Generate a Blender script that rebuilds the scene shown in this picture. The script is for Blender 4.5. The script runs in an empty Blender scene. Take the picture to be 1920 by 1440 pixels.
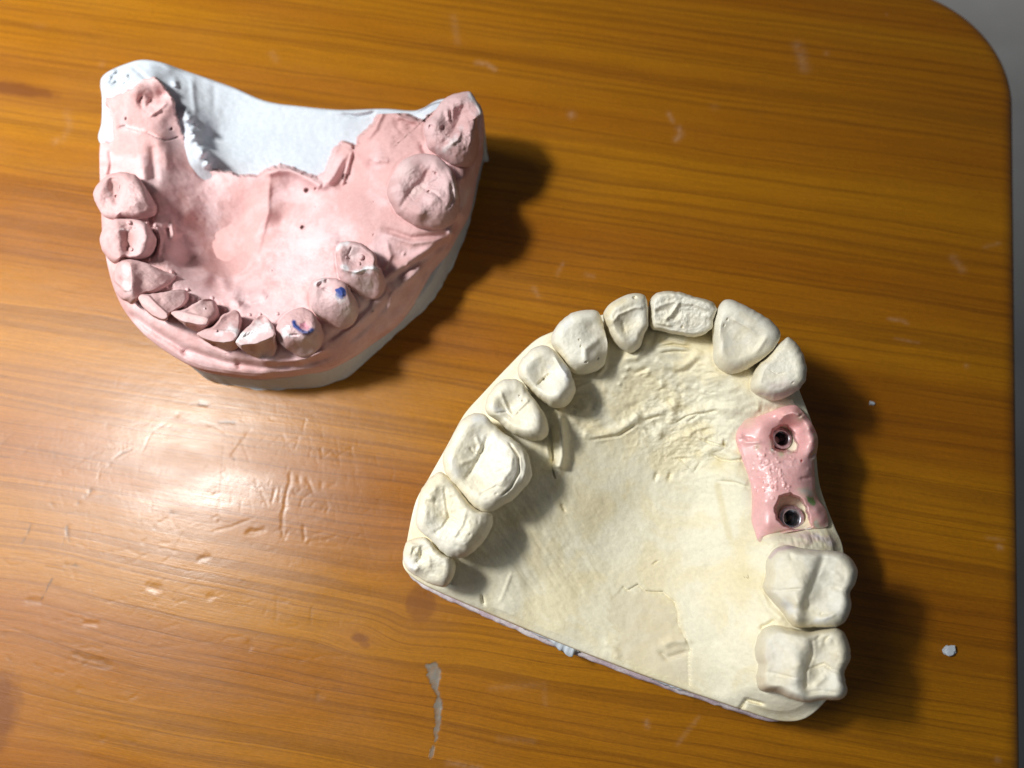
import bpy, math, random
import numpy as np

S = 0.001                                   # script works in millimetres, Blender in metres
H, TILT, F = 135.0, math.radians(15.0), 1386.0
CT, ST = math.cos(TILT), math.sin(TILT)
scene = bpy.context.scene
COL = scene.collection
rng = np.random.default_rng(7)

# ------------------------------------------------------------------ geometry helpers
def P(px, py, z):
    """point of the photo (1920x1440 survey coordinates) at height z mm above the table"""
    px = np.asarray(px, float); py = np.asarray(py, float); z = np.asarray(z, float)
    dx = (px - 960) / F; dy = -(py - 720) / F
    ry = ST + dy * CT; rz = -CT + dy * ST
    t = (z - H) / rz
    return np.stack([dx * t, ry * t, z + 0 * t], -1)

def proj(p):
    x, y, z = p[..., 0], p[..., 1], p[..., 2] - H
    d = y * ST - z * CT; u = y * CT + z * ST
    return 960 + F * x / d, 720 - F * u / d

def _hash(i, j, k, seed):
    n = (i * 374761393 + j * 668265263 + k * 2147483647 + seed * 974711) & 0xffffffff
    n = ((n ^ (n >> 13)) * 1274126177) & 0xffffffff
    n = ((n ^ (n >> 16)) * 2246822519) & 0xffffffff
    return ((n ^ (n >> 15)) & 0xffff) / 32767.5 - 1

def noise(x, y, z=0.0, seed=0):
    x, y, z = np.broadcast_arrays(np.asarray(x, float), np.asarray(y, float), np.asarray(z, float))
    i, j, k = [np.floor(a).astype(np.int64) for a in (x, y, z)]
    fx, fy, fz = x - i, y - j, z - k
    fx, fy, fz = [a * a * a * (a * (a * 6 - 15) + 10) for a in (fx, fy, fz)]
    r = 0
    for a in (0, 1):
        for b in (0, 1):
            for c in (0, 1):
                w = (fx if a else 1 - fx) * (fy if b else 1 - fy) * (fz if c else 1 - fz)
                r = r + w * _hash(i + a, j + b, k + c, seed)
    return r

def fbm(x, y, z=0.0, oct=4, seed=0, gain=.5):
    r, a = 0, 1.0
    for o in range(oct):
        r = r + a * noise(np.asarray(x) * 2**o + 3.7 * o, np.asarray(y) * 2**o, np.asarray(z) * 2**o, seed + o)
        a *= gain
    return r

def rbf(ctrl, c=6.0):
    ctrl = np.asarray(ctrl, float)
    X, Y, Z = ctrl[:, 0], ctrl[:, 1], ctrl[:, 2]
    x0, y0, sc = X.mean(), Y.mean(), max(np.ptp(X), np.ptp(Y), 1)
    n = len(X)
    D = np.sqrt((X[:, None] - X)**2 + (Y[:, None] - Y)**2 + c * c) / sc
    Q = np.stack([np.ones(n), (X - x0) / sc, (Y - y0) / sc], 1)
    A = np.zeros((n + 3, n + 3)); A[:n, :n] = D + np.eye(n) * 1e-6; A[:n, n:] = Q; A[n:, :n] = Q.T
    w = np.linalg.lstsq(A, np.concatenate([Z, np.zeros(3)]), rcond=None)[0]
    def f(x, y):
        r = w[n] + w[n + 1] * (x - x0) / sc + w[n + 2] * (y - y0) / sc
        for i in range(n):
            r = r + w[i] * np.sqrt((x - X[i])**2 + (y - Y[i])**2 + c * c) / sc
        return r
    return f

def pdist(X, Y, pts, closed=False, param=False):
    pts = np.asarray(pts, float)
    if closed: pts = np.vstack([pts, pts[:1]])
    best = np.full(X.shape, 1e9); side = np.zeros(X.shape); tt = np.zeros(X.shape)
    for i in range(len(pts) - 1):
        a, b = pts[i, :2], pts[i + 1, :2]; d = b - a; L2 = max(d @ d, 1e-9)
        t = np.clip(((X - a[0]) * d[0] + (Y - a[1]) * d[1]) / L2, 0, 1)
        ex, ey = X - a[0] - t * d[0], Y - a[1] - t * d[1]
        q = np.sqrt(ex * ex + ey * ey); m = q < best
        best = np.where(m, q, best)
        side = np.where(m, np.sign(d[0] * ey - d[1] * ex), side)
        tt = np.where(m, i + t, tt)
    return best, side, tt

def inside(X, Y, poly):
    poly = np.asarray(poly, float); r = np.zeros(X.shape, bool); n = len(poly)
    for i in range(n):
        (x1, y1), (x2, y2) = poly[i], poly[(i + 1) % n]
        c = ((y1 > Y) != (y2 > Y)) & (X < (x2 - x1) * (Y - y1) / ((y2 - y1) or 1e-9) + x1)
        r ^= c
    return r

def sdf(X, Y, poly):
    d = pdist(X, Y, poly, True)[0]
    return np.where(inside(X, Y, poly), d, -d)

def smooth(a, b, x):
    t = np.clip((x - a) / (b - a), 0, 1)
    return t * t * (3 - 2 * t)

def feats(X, Y, Z, fs):
    """g groove, v sharp groove, r ridge, b bump, s bead, c one sided step, f flat facet"""
    for f in fs:
        k = f[0]
        if k == 'p':
            _, pts, w, h = f
            m = smooth(-w, w, sdf(X, Y, pts)); Z[:] = Z * (1 - m) + (h + .15 * (Z - Z.max())) * m
        elif k in 'bs':
            _, x, y, r, h = f
            m = (abs(X - x) < 3 * r) & (abs(Y - y) < 3 * r)
            if not m.any(): continue
            d = np.hypot(X[m] - x, Y[m] - y)
            Z[m] += h * np.exp(-(d / r)**2) if k == 'b' else h * np.sqrt(np.clip(1 - (d / r)**2, 0, 1))
        else:
            _, pts, w, h = f
            p = np.asarray(pts, float)
            m = (X > p[:, 0].min() - 4 * w) & (X < p[:, 0].max() + 4 * w) & (Y > p[:, 1].min() - 4 * w) & (Y < p[:, 1].max() + 4 * w)
            if not m.any(): continue
            d, s, t = pdist(X[m], Y[m], p)
            tap = np.clip(np.minimum(t, len(p) - 1 - t) * 3 + .35, 0, 1)
            if k == 'g': Z[m] -= h * tap * np.exp(-(d / w)**2)
            if k == 'r': Z[m] += h * tap * np.exp(-(d / w)**2)
            if k == 'v': Z[m] -= h * tap * np.clip(1 - d / w, 0, 1)
            if k == 'c': Z[m] += h * tap * np.exp(-d / w) * (s > 0)
    return Z

def catmull(pts, M):
    pts = np.asarray(pts, float); n = len(pts)
    out = []
    for i in range(n):
        p0, p1, p2, p3 = pts[i - 1], pts[i], pts[(i + 1) % n], pts[(i + 2) % n]
        t = np.linspace(0, 1, 24, endpoint=False)[:, None]
        out.append(.5 * (2 * p1 + (p2 - p0) * t + (2 * p0 - 5 * p1 + 4 * p2 - p3) * t**2 + (3 * p1 - p0 - 3 * p2 + p3) * t**3))
    q = np.vstack(out); q2 = np.vstack([q, q[:1]])
    L = np.concatenate([[0], np.cumsum(np.hypot(*np.diff(q2[:, :2], axis=0).T))])
    s = np.linspace(0, L[-1], M, endpoint=False)
    return np.stack([np.interp(s, L, q2[:, k]) for k in range(q.shape[1])], 1)

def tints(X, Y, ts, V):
    """stain and dust colours, also shade painted into pits and cracks: (kind, pts|centre, width, colour, alpha)"""
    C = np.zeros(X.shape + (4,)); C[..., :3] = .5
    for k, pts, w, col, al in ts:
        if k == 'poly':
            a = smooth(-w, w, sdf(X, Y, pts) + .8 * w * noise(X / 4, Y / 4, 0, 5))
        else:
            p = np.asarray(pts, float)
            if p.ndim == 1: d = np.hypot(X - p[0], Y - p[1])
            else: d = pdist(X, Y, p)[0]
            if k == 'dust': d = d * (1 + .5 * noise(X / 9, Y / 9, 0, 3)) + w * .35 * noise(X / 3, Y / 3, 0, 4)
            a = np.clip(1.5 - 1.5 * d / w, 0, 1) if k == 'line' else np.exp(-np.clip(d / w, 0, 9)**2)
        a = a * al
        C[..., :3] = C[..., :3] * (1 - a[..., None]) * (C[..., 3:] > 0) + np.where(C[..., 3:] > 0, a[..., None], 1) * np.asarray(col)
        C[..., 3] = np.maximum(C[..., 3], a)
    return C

def make_mesh(name, V, faces, mat, parent=None, origin=(0, 0, 0), tint=None, smooth_=True):
    V = (np.asarray(V, float) - np.asarray(origin, float)) * S
    me = bpy.data.meshes.new(name)
    me.from_pydata(V.tolist(), [], faces)
    me.polygons.foreach_set('use_smooth', [smooth_] * len(me.polygons))
    if tint is None: tint = np.tile([.5, .5, .5, 0.0], (len(V), 1))
    if True:
        a = me.attributes.new('tint', 'FLOAT_COLOR', 'POINT')
        a.data.foreach_set('color', np.asarray(tint, np.float32).ravel())
    me.update()
    o = bpy.data.objects.new(name, me); COL.objects.link(o)
    if mat: me.materials.append(mat)
    if parent: o.parent = parent
    return o

def ring_faces(nr, M, first=0):
    f = []
    for k in range(nr - 1):
        a, b = first + k * M, first + (k + 1) * M
        f += [(a + i, b + i, b + (i + 1) % M, a + (i + 1) % M) for i in range(M)]
    return f

def polar(outline, centre, K, dens):
    """rows of survey coordinates from the centre to the outline"""
    M = len(outline)
    r = (np.linspace(0, 1, K + 1)[1:])**dens
    R = np.repeat(r[:, None], M, 1)
    X = centre[0] + (outline[:, 0] - centre[0]) * R
    Y = centre[1] + (outline[:, 1] - centre[1]) * R
    return X, Y, R

def close_sheet(X, Y, Z, centre, zc, foot):
    """world vertices and faces: centre fan, rings, then the rings of the foot and a bottom"""
    K, M = X.shape
    W = P(X, Y, Z).reshape(-1, 3)
    c = P(centre[0], centre[1], zc)
    V = [c[None], W]
    for fr in foot: V.append(fr)
    V = np.vstack(V)
    f = [(0, 1 + i, 1 + (i + 1) % M) for i in range(M)]
    f += ring_faces(K + len(foot), M, 1)
    f.append(tuple(1 + (K + len(foot) - 1) * M + i for i in range(M)))
    return V, f

def out_normals(ring):
    d = np.roll(ring, -1, 0) - np.roll(ring, 1, 0)
    n = np.stack([d[:, 1], -d[:, 0]], 1)
    n /= np.linalg.norm(n, axis=1, keepdims=True) + 1e-9
    c = ring[:, :2].mean(0)
    if ((ring[:, :2] - c) * n).sum() < 0: n = -n
    return n

def empty(name, loc, label, cat, group=None):
    o = bpy.data.objects.new(name, None); COL.objects.link(o)
    o.empty_display_size = .01
    o.location = [v * S for v in loc]; o['label'] = label; o['category'] = cat
    if group: o['group'] = group
    return o

# ------------------------------------------------------------------ materials
def nodes_of(name):
    m = bpy.data.materials.new(name); m.use_nodes = True
    nt = m.node_tree; nt.nodes.clear()
    out = nt.nodes.new('ShaderNodeOutputMaterial'); bs = nt.nodes.new('ShaderNodeBsdfPrincipled')
    nt.links.new(bs.outputs[0], out.inputs[0])
    return m, nt, bs

def N(nt, t, **kw):
    n = nt.nodes.new(t)
    for k, v in kw.items():
        if k.startswith('i_'): n.inputs[k[2:].replace('_', ' ')].default_value = v
        elif k[0] == 'n' and k[1:].isdigit(): n.inputs[int(k[1:])].default_value = v
        else: setattr(n, k, v)
    return n

def mixc(nt, fac, a, b, blend='MIX'):
    n = nt.nodes.new('ShaderNodeMix'); n.data_type = 'RGBA'; n.blend_type = blend
    for s, v in ((n.inputs[0], fac), (n.inputs[6], a), (n.inputs[7], b)):
        if hasattr(v, 'is_output'): nt.links.new(v, s)
        elif isinstance(v, (int, float)): s.default_value = v
        else: s.default_value = (*v, 1)
    return n.outputs[2]

def math_(nt, op, a, b=None, c=None, clamp=False):
    n = nt.nodes.new('ShaderNodeMath'); n.operation = op; n.use_clamp = clamp
    for s, v in zip(n.inputs, (a, b, c)):
        if v is None: continue
        if hasattr(v, 'is_output'): nt.links.new(v, s)
        else: s.default_value = v
    return n.outputs[0]

def mrange(nt, v, a, b, c=0.0, d=1.0, sm=True):
    n = nt.nodes.new('ShaderNodeMapRange'); n.clamp = True
    if sm: n.interpolation_type = 'SMOOTHSTEP'
    nt.links.new(v, n.inputs[0])
    for i, q in enumerate((a, b, c, d)): n.inputs[i + 1].default_value = q
    return n.outputs[0]

def mm_coords(nt, scale=(1, 1, 1)):
    tc = nt.nodes.new('ShaderNodeTexCoord')
    v = N(nt, 'ShaderNodeVectorMath', operation='MULTIPLY'); v.inputs[1].default_value = [1000 * s for s in scale]
    nt.links.new(tc.outputs['Object'], v.inputs[0])
    return v.outputs[0]

def tex(nt, vec, scale, detail=3, rough=.5, dist=0.0):
    n = N(nt, 'ShaderNodeTexNoise', i_Scale=scale, i_Detail=detail, i_Roughness=rough, i_Distortion=dist)
    nt.links.new(vec, n.inputs['Vector'])
    return n.outputs['Fac']

def plaster(name, col, col2, bump=.05, rough=.75, spec=.25, pits=.5, sss=0.0, patch=.12, dark=None):
    m, nt, bs = nodes_of(name)
    v = mm_coords(nt)
    big = mrange(nt, tex(nt, v, patch, 4, .6, .6), .4, .62)
    c = mixc(nt, big, col, col2)
    fine = mrange(nt, tex(nt, v, 1.6, 5, .7), .3, .7, .94, 1.05)
    cc = N(nt, 'ShaderNodeVectorMath', operation='SCALE')
    nt.links.new(c, cc.inputs[0]); nt.links.new(fine, cc.inputs['Scale'])
    vo = N(nt, 'ShaderNodeTexVoronoi', i_Scale=.42); nt.links.new(v, vo.inputs['Vector'])
    pit = mrange(nt, vo.outputs['Distance'], .05, .13, pits, 0.0)
    cd = mixc(nt, math_(nt, 'MULTIPLY', pit, .5), cc.outputs[0], dark or [k * .45 for k in col])
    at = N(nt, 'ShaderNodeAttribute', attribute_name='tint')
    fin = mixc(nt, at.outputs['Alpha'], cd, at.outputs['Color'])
    nt.links.new(fin, bs.inputs['Base Color'])
    h = math_(nt, 'ADD', math_(nt, 'MULTIPLY', tex(nt, v, 1.1, 6, .65), .7), math_(nt, 'MULTIPLY', tex(nt, v, 5.0, 3, .6), .18))
    h = math_(nt, 'SUBTRACT', h, math_(nt, 'MULTIPLY', pit, .6))
    bp = N(nt, 'ShaderNodeBump', i_Strength=1.0, i_Distance=bump * S)
    nt.links.new(h, bp.inputs['Height']); nt.links.new(bp.outputs[0], bs.inputs['Normal'])
    bs.inputs['Roughness'].default_value = rough
    bs.inputs['Specular IOR Level'].default_value = spec
    if sss:
        bs.inputs['Subsurface Weight'].default_value = sss
        bs.inputs['Subsurface Radius'].default_value = (1, .55, .4)
        bs.inputs['Subsurface Scale'].default_value = 1.2 * S
    return m

M_CREAM = plaster('cream_stone', (.83, .78, .60), (.80, .715, .48), bump=.10, rough=.6, spec=.3, pits=.15)
M_CREAMT = plaster('cream_tooth_stone', (.81, .77, .645), (.82, .75, .57), bump=.07, rough=.5, spec=.35, pits=.25)
M_PINK = plaster('pink_stone', (.60, .36, .345), (.69, .475, .475), bump=.10, rough=.75, spec=.2, pits=.22, patch=.1)
M_PINKT = plaster('pink_tooth_stone', (.54, .335, .325), (.62, .425, .42), bump=.08, rough=.62, spec=.3, pits=.4)
M_WHITE = plaster('white_plaster', (.54, .585, .63), (.515, .56, .61), bump=.07, rough=.8, spec=.2, pits=.3)
M_VIOLET = plaster('violet_plaster', (.46, .36, .40), (.62, .56, .56), bump=.2, rough=.8, spec=.2, patch=.3)
M_SIL = plaster('pink_silicone', (.84, .46, .44), (.85, .50, .48), bump=.045, rough=.32, spec=.6, pits=0, sss=.25)

def metal(name, col, rough):
    m, nt, bs = nodes_of(name)
    v = mm_coords(nt)
    nt.links.new(mixc(nt, mrange(nt, tex(nt, v, 1.3, 4), .35, .65), col, [k * .55 for k in col]), bs.inputs['Base Color'])
    bs.inputs['Metallic'].default_value = .9; bs.inputs['Roughness'].default_value = rough
    return m
M_STEEL = metal('implant_steel', (.62, .60, .63), .34)
M_BORE = metal('bore_steel', (.16, .17, .19), .22)

# ------------------------------------------------------------------ table
ANG = math.radians(-9.4)
UA = np.array([math.cos(ANG), math.sin(ANG)]); VA = np.array([-math.sin(ANG), math.cos(ANG)])
def to_uv(px, py):
    w = P(px, py, 0)[..., :2]
    return w @ UA, w @ VA

edge = np.array([(1897, 400), (1899, 700), (1901, 1000), (1901, 1400)], float)
U1 = to_uv(edge[:, 0], edge[:, 1])[0].mean()
arc = np.array([(1767, 0), (1800, 17), (1830, 42), (1850, 67), (1867, 97), (1878, 128), (1883, 156), (1887, 194)], float)
au, av = to_uv(arc[:, 0], arc[:, 1])
best = min(((np.abs(np.hypot(np.maximum(au - (U1 - R), 0), np.maximum(av - (V - R), 0)) - R).sum(), R, V)
            for R in np.arange(14, 50, 1.) for V in np.arange(120, 175, 1.)), key=lambda t: t[0])
RC, V1 = best[1], best[2]
print('table edge', U1, 'corner', best)
U1 += 2.3
BEV = 4.0

# marks worn into the varnish: (points in survey coordinates, half width mm, depth mm)
DENTS = []
def dent(pts, w=.35, d=.10): DENTS.append((pts, w * (.55 if len(pts) > 1 else .9), d))
def crop_pts(x0, y0, k, *pts): return [(x0 + a / k, y0 + b / k) for a, b in pts]
c5 = lambda *p: crop_pts(400, 740, 4.8, *p)
for pts, w, d in [
    ([(330, 330), (170, 540)], .55, .16), ([(270, 460), (330, 620)], .3, .08), ([(490, 360), (380, 470)], .3, .07),
    ([(600, 380), (510, 450)], .3, .07), ([(620, 360), (645, 410)], .4, .09), ([(640, 470), (740, 410), (770, 380), (735, 490)], .3, .08),
    ([(870, 550), (865, 510), (890, 490)], .3, .06), ([(970, 480), (980, 570), (1070, 500), (1110, 560), (1240, 480)], .32, .1),
    ([(1110, 410), (1140, 640)], .25, .06), ([(920, 570), (940, 640)], .3, .06), ([(1240, 470), (1245, 540)], .3, .06),
    ([(690, 710), (690, 780), (660, 880), (640, 1010), (620, 1130), (628, 1280)], .55, .2), ([(770, 740), (775, 790)], .5, .16),
    ([(840, 760), (870, 810), (900, 880)], .6, .17), ([(600, 840), (590, 960)], .35, .1), ([(560, 850), (525, 970)], .4, .12),
    ([(430, 870), (490, 1000)], .32, .08), ([(720, 860), (745, 900), (790, 850)], .35, .1), ([(890, 880), (800, 940), (780, 1000)], .35, .1),
    ([(970, 790), (970, 830)], .4, .12), ([(1040, 830), (1100, 800)], .35, .08), ([(1010, 960), (1040, 1010), (1010, 1060)], .4, .09),
    ([(880, 1000), (920, 960), (980, 965), (1000, 1010), (970, 1045), (920, 1040)], .3, .07), ([(0, 1150), (-10, 1110), (40, 1090), (60, 1130)], .4, .11),
    ([(0, 1230), (140, 1200), (330, 1120)], .35, .11), ([(305, 1250), (380, 1235), (450, 1215)], .7, .24), ([(550, 1230), (600, 1215)], .4, .1),
    ([(640, 1300), (665, 1240)], .5, .16), ([(700, 1190), (750, 1230)], .3, .08), ([(810, 1190), (820, 1300)], .6, .2),
    ([(880, 1260), (1000, 1235)], .35, .1), ([(860, 1320), (1000, 1310), (1100, 1270)], .35, .1), ([(590, 1330), (900, 1350), (1130, 1370)], .25, .07),
    ([(1200, 1330), (1230, 1280)], .3, .06), ([(1340, 1080), (1400, 1040), (1500, 1030)], .35, .06), ([(1710, 590), (1705, 640)], .3, .06),
    ([(1180, 790), (1210, 940)], .2, .04), ([(1310, 850), (1320, 900)], .3, .05), ([(1690, 830), (1680, 880)], .3, .05), ([(340, 480), (300, 510)], .3, .06)]:
    dent(c5(*pts), w, d)
c4 = lambda *p: crop_pts(0, 720, 4, *p)
PITS = []
for pts, w, d, dark in [
    ([(1500, 150), (1555, 155)], .7, .15, 1), ([(1420, 160), (1470, 140)], .25, .06, .6), ([(1650, 290), (1700, 283), (1760, 292)], .5, .1, 1), ([(1330, 228)], .35, .1, .9),
    ([(1500, 285), (1600, 310), (1680, 360)], .3, .08, 0), ([(855, 560), (910, 520), (980, 490)], .4, .1, .9), ([(820, 605)], .35, .1, .9),
    ([(675, 800)], .5, .15, 1), ([(635, 842)], .4, .12, 1), ([(590, 890)], .45, .12, 1), ([(740, 840), (820, 828)], .3, .06, .5),
    ([(380, 895), (400, 910)], .6, .1, .35), ([(502, 1070), (502, 1120)], .5, .15, 1), ([(500, 1130), (468, 1200)], .25, .08, .8), ([(505, 1130), (520, 1180)], .25, .08, .8),
    ([(230, 1050), (200, 1140), (165, 1195)], .28, .08, .8), ([(1285, 968)], .45, .12, .9), ([(1285, 970), (1350, 970)], .25, .06, .7),
    ([(490, 1355)], .5, .12, 1), ([(490, 1357), (600, 1362)], .3, .08, .9), ([(1500, 1310), (1560, 1298)], .8, .24, .15), ([(1860, 1110), (1920, 1100)], .7, .2, 0),
    ([(1210, 1190), (1270, 1195)], .5, .08, 0), ([(1070, 1180)], .5, .14, 0), ([(1160, 1080)], .45, .12, .5), ([(1200, 1040), (1250, 1010)], .5, .1, 0),
    ([(1040, 1040), (1160, 900), (1200, 640)], .15, .04, .25), ([(700, 740), (830, 600), (1040, 490)], .18, .05, .2), ([(1070, 500), (1140, 360), (1250, 290)], .25, .07, .4),
    ([(540, 130), (580, 330)], .15, .04, .4), ([(620, 620), (640, 780)], .13, .04, .3), ([(660, 960), (670, 1250)], .15, .05, .2), ([(1690, 330), (1660, 700), (1650, 1000)], .2, .06, .2),
    ([(0, 550), (150, 540), (240, 460)], .25, .07, .3), ([(0, 610), (120, 570)], .2, .06, .2), ([(0, 330), (140, 270)], .2, .06, .3), ([(0, 470), (60, 400), (100, 380)], .25, .06, .4),
    ([(280, 450), (480, 470), (620, 465), (760, 480), (950, 470)], .4, .08, 0), ([(280, 520), (420, 520), (560, 590), (650, 550)], .3, .07, .1), ([(300, 400), (440, 430), (490, 440)], .3, .07, 0),
    ([(400, 520), (425, 560)], .3, .08, .5), ([(540, 620), (640, 560), (760, 510)], .25, .07, .2), ([(690, 200), (730, 230)], .3, .08, .4), ([(800, 310)], .5, .08, .4),
    ([(750, 1270), (950, 1240), (1090, 1290)], .25, .08, .2), ([(1190, 1235), (1260, 1240), (1330, 1255)], .35, .1, 0), ([(950, 1220), (1000, 1260)], .2, .05, .1),
    ([(1230, 1340), (1290, 1280), (1380, 1110)], .3, .08, 0), ([(1600, 1010), (1630, 990), (1650, 1010), (1640, 1040), (1600, 1045)], .3, .09, 0), ([(1640, 1090), (1760, 1060), (1900, 1010)], .35, .1, .1),
    ([(1600, 830), (1650, 820)], .4, .1, 0), ([(1760, 560)], .4, .1, .7), ([(1680, 705)], .35, .1, .7), ([(1540, 640), (1570, 600)], .3, .08, 0), ([(1560, 660), (1620, 690), (1700, 650), (1690, 610), (1650, 620)], .3, .09, 0),
    ([(20, 1320), (80, 1360), (180, 1350)], .3, .08, .1), ([(90, 1280), (200, 1300), (250, 1320)], .3, .08, .1), ([(340, 1370), (480, 1390)], .35, .08, .3), ([(480, 980), (560, 960), (660, 970)], .25, .06, .2),
    ([(580, 1200), (640, 1220)], .3, .08, .2), ([(0, 770), (60, 730), (120, 720)], .3, .08, .1), ([(320, 760), (350, 740)], .4, .08, .2), ([(110, 1260), (130, 1200)], .2, .05, 0)]:
    dent(c4(*pts), w, d)
    if dark: PITS.append((c4(*pts), w, dark))
c7 = lambda *p: crop_pts(0, 1080, 4, *p)
for pts, w, d, dark in [
    ([(1110, 75), (1200, 80)], .8, .24, .2), ([(1130, 100), (1180, 105)], .6, .15, 0), ([(1110, 50), (1140, 40)], .4, .1, 0), ([(640, 355), (725, 360)], .75, .26, 0), ([(220, 180), (270, 190), (310, 195)], .6, .2, .2),
    ([(310, 180), (390, 20)], .2, .06, .9), ([(300, 300), (310, 350)], .3, .07, 0), ([(560, 585), (640, 620), (760, 640), (830, 680)], .7, .16, .35), ([(620, 660), (800, 690)], .4, .1, .3), ([(640, 590), (790, 630)], .3, .08, .3),
    ([(510, 630), (545, 640)], .4, .12, 0), ([(260, 660), (300, 680)], .4, .08, .4), ([(415, 718), (480, 730)], .35, .12, 0), ([(590, 845)], .45, .14, 0), ([(980, 915), (1020, 900)], .5, .18, 0), ([(870, 915), (960, 945)], .35, .08, 0),
    ([(765, 1220)], .45, .16, 0), ([(930, 1225), (1020, 1250)], .4, .09, .4), ([(1580, 160)], .6, .2, .3), ([(920, 180)], .4, .1, 0), ([(690, 90), (690, 125)], .35, .1, .4), ([(1160, 180), (1170, 210)], .4, .1, 0),
    ([(1300, 185)], .35, .1, .9), ([(1310, 205), (1400, 180)], .3, .09, .1), ([(1040, 230), (970, 300)], .18, .06, .2), ([(1050, 480), (1085, 430)], .25, .09, .1), ([(1200, 370), (1195, 490)], .5, .07, 0), ([(1230, 390), (1340, 360)], .25, .06, 0),
    ([(480, 300), (540, 310)], .35, .08, 0), ([(390, 330), (450, 340), (540, 310)], .3, .07, 0), ([(590, 310), (640, 340)], .3, .08, 0), ([(600, 540), (680, 535), (760, 545)], .35, .12, 0), ([(0, 360), (130, 400), (330, 475), (560, 505), (800, 520)], .28, .06, .35),
    ([(800, 520), (1100, 545), (1600, 490)], .25, .05, 0), ([(30, 440)], .5, .1, .5), ([(50, 600), (80, 630)], .4, .1, .3), ([(630, 265), (700, 260)], .3, .06, 0), ([(1300, 120), (1320, 180)], .3, .06, 0), ([(740, 450), (800, 440)], .3, .05, 0)]:
    dent(c7(*pts), w, d)
    if dark: PITS.append((c7(*pts), w, dark))
c6 = lambda *p: crop_pts(400, 1040, 3.6, *p)
for pts, w, d, dark in [
    ([(240, 580), (250, 625)], .55, .22, .2), ([(60, 580), (90, 560), (200, 555)], .35, .1, 0), ([(420, 630), (540, 620)], .35, .09, 0), ([(500, 700), (580, 712), (640, 695)], .35, .1, 0), ([(680, 700), (740, 680), (880, 690)], .35, .1, 0),
    ([(700, 945)], .75, .26, .5), ([(660, 360), (655, 460)], .3, .1, .3), ([(430, 290), (420, 460)], .4, .07, .1), ([(500, 490), (570, 480)], .35, .09, 0), ([(450, 310), (500, 315)], .4, .1, 0), ([(850, 440), (850, 520)], .25, .06, 0),
    ([(920, 450), (960, 430)], .25, .06, 0), ([(990, 440), (985, 510)], .25, .05, 0), ([(810, 905), (860, 905)], .3, .07, .3), ([(800, 720), (820, 770)], .3, .05, 0), ([(1100, 160)], .4, .09, 0), ([(1440, 262)], .35, .12, 0), ([(1570, 430)], .35, .1, 0),
    ([(1270, 860), (1310, 850)], .3, .05, 0), ([(350, 370), (345, 400)], .35, .06, 0), ([(260, 560), (320, 530)], .25, .05, 0), ([(0, 290), (60, 270)], .35, .07, 0), ([(180, 190), (205, 185)], .3, .08, 0)]:
    dent(c6(*pts), w, d)
    if dark: PITS.append((c6(*pts), w, dark))
# thin straight wear lines and tiny nicks with no pattern
r2 = random.Random(5)
for i in range(330):
    x, y = r2.uniform(-20, 800), r2.gauss(920, 125)
    a = r2.choice([r2.uniform(-.5, .3), r2.uniform(1.2, 1.9)]); L = r2.uniform(4, 26)
    dent([(x, y), (x + L * math.cos(a), y + L * math.sin(a))], r2.uniform(.13, .24), r2.uniform(.03, .09))
for i in range(60):
    x, y = r2.uniform(-20, 760), r2.uniform(700, 1420); L = r2.uniform(40, 160); a = r2.choice([1.9, 1.65, 1.45, 2.2]) + r2.uniform(-.1, .1)
    dent([(x, y), (x + L * math.cos(a), y + L * math.sin(a))], .12, r2.uniform(.012, .03))
for i in range(45):
    x, y = r2.uniform(900, 1880), r2.uniform(20, 1400); L = r2.uniform(2, 12); a = r2.uniform(-.6, .9)
    dent([(x, y), (x + L * math.cos(a), y + L * math.sin(a))], r2.uniform(.15, .3), r2.uniform(.03, .07))
# pale rubbed spots right of the casts, plus a glint painted pale by the edge
SCUFFS_GLINT = [([(893, 117), (912, 120), (928, 130)], .5, .5), ([(1072, 216)], .8, .6), ([(1253, 212), (1262, 228)], .35, .5), ([(1272, 240), (1277, 252), (1268, 262)], .6, .55),
          ([(1495, 85), (1503, 105), (1508, 128)], 1.1, .35), ([(1550, 100)], .5, .5), ([(1340, 200)], .9, .15), ([(1668, 598), (1690, 600), (1700, 606)], .35, .6), ([(1680, 635), (1722, 643)], .25, .4),
          ([(1788, 484), (1800, 500), (1804, 505)], .7, .4), ([(1845, 463), (1875, 456)], .3, .4), ([(1875, 1026)], .5, .9), ([(1850, 1008), (1885, 1012)], .3, .3), ([(1665, 27), (1672, 26)], .4, .5), ([(1812, 686)], .4, .5),
          ([(1100, 515), (1112, 518)], .5, .3), ([(1000, 540), (1010, 556)], .5, .3), ([(1055, 495), (1045, 515)], .4, .3), ([(1212, 1352), (1214, 1362)], .4, .5), ([(920, 1290), (1020, 1285), (1022, 1320)], .5, .15), ([(1170, 1262), (1180, 1250)], .4, .3),
          ([(1270, 1395), (1310, 1345)], .35, .25), ([(840, 1430), (900, 1440)], .5, .3), ([(125, 210), (130, 240), (118, 262)], .8, .15), ([(72, 47)], .8, .25), ([(104, 265)], .7, .35), ([(192, 120)], .7, .2), ([(510, 100), (518, 112)], .8, .15), ([(1870, 1425)], .5, .4),
          ([(850, 30), (858, 80)], .7, .2), ([(545, 1140)], .5, .2), ([(930, 1145)], .9, .2), ([(935, 1385), (1000, 1390)], .5, .15)]
WEDGE = [(799, 1247, 2.5), (810, 1254, 11), (813, 1262, 12), (815, 1276, 8.5), (818, 1290, 4.2), (821.5, 1304, 2.2), (822, 1318, 5.5), (822, 1326, 8), (821, 1340, 4), (821, 1354, 4.2), (818, 1373, 4.5), (817, 1384, 3), (814, 1393, .4), (812, 1401, 3.5), (808, 1418, 2.2)]

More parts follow.
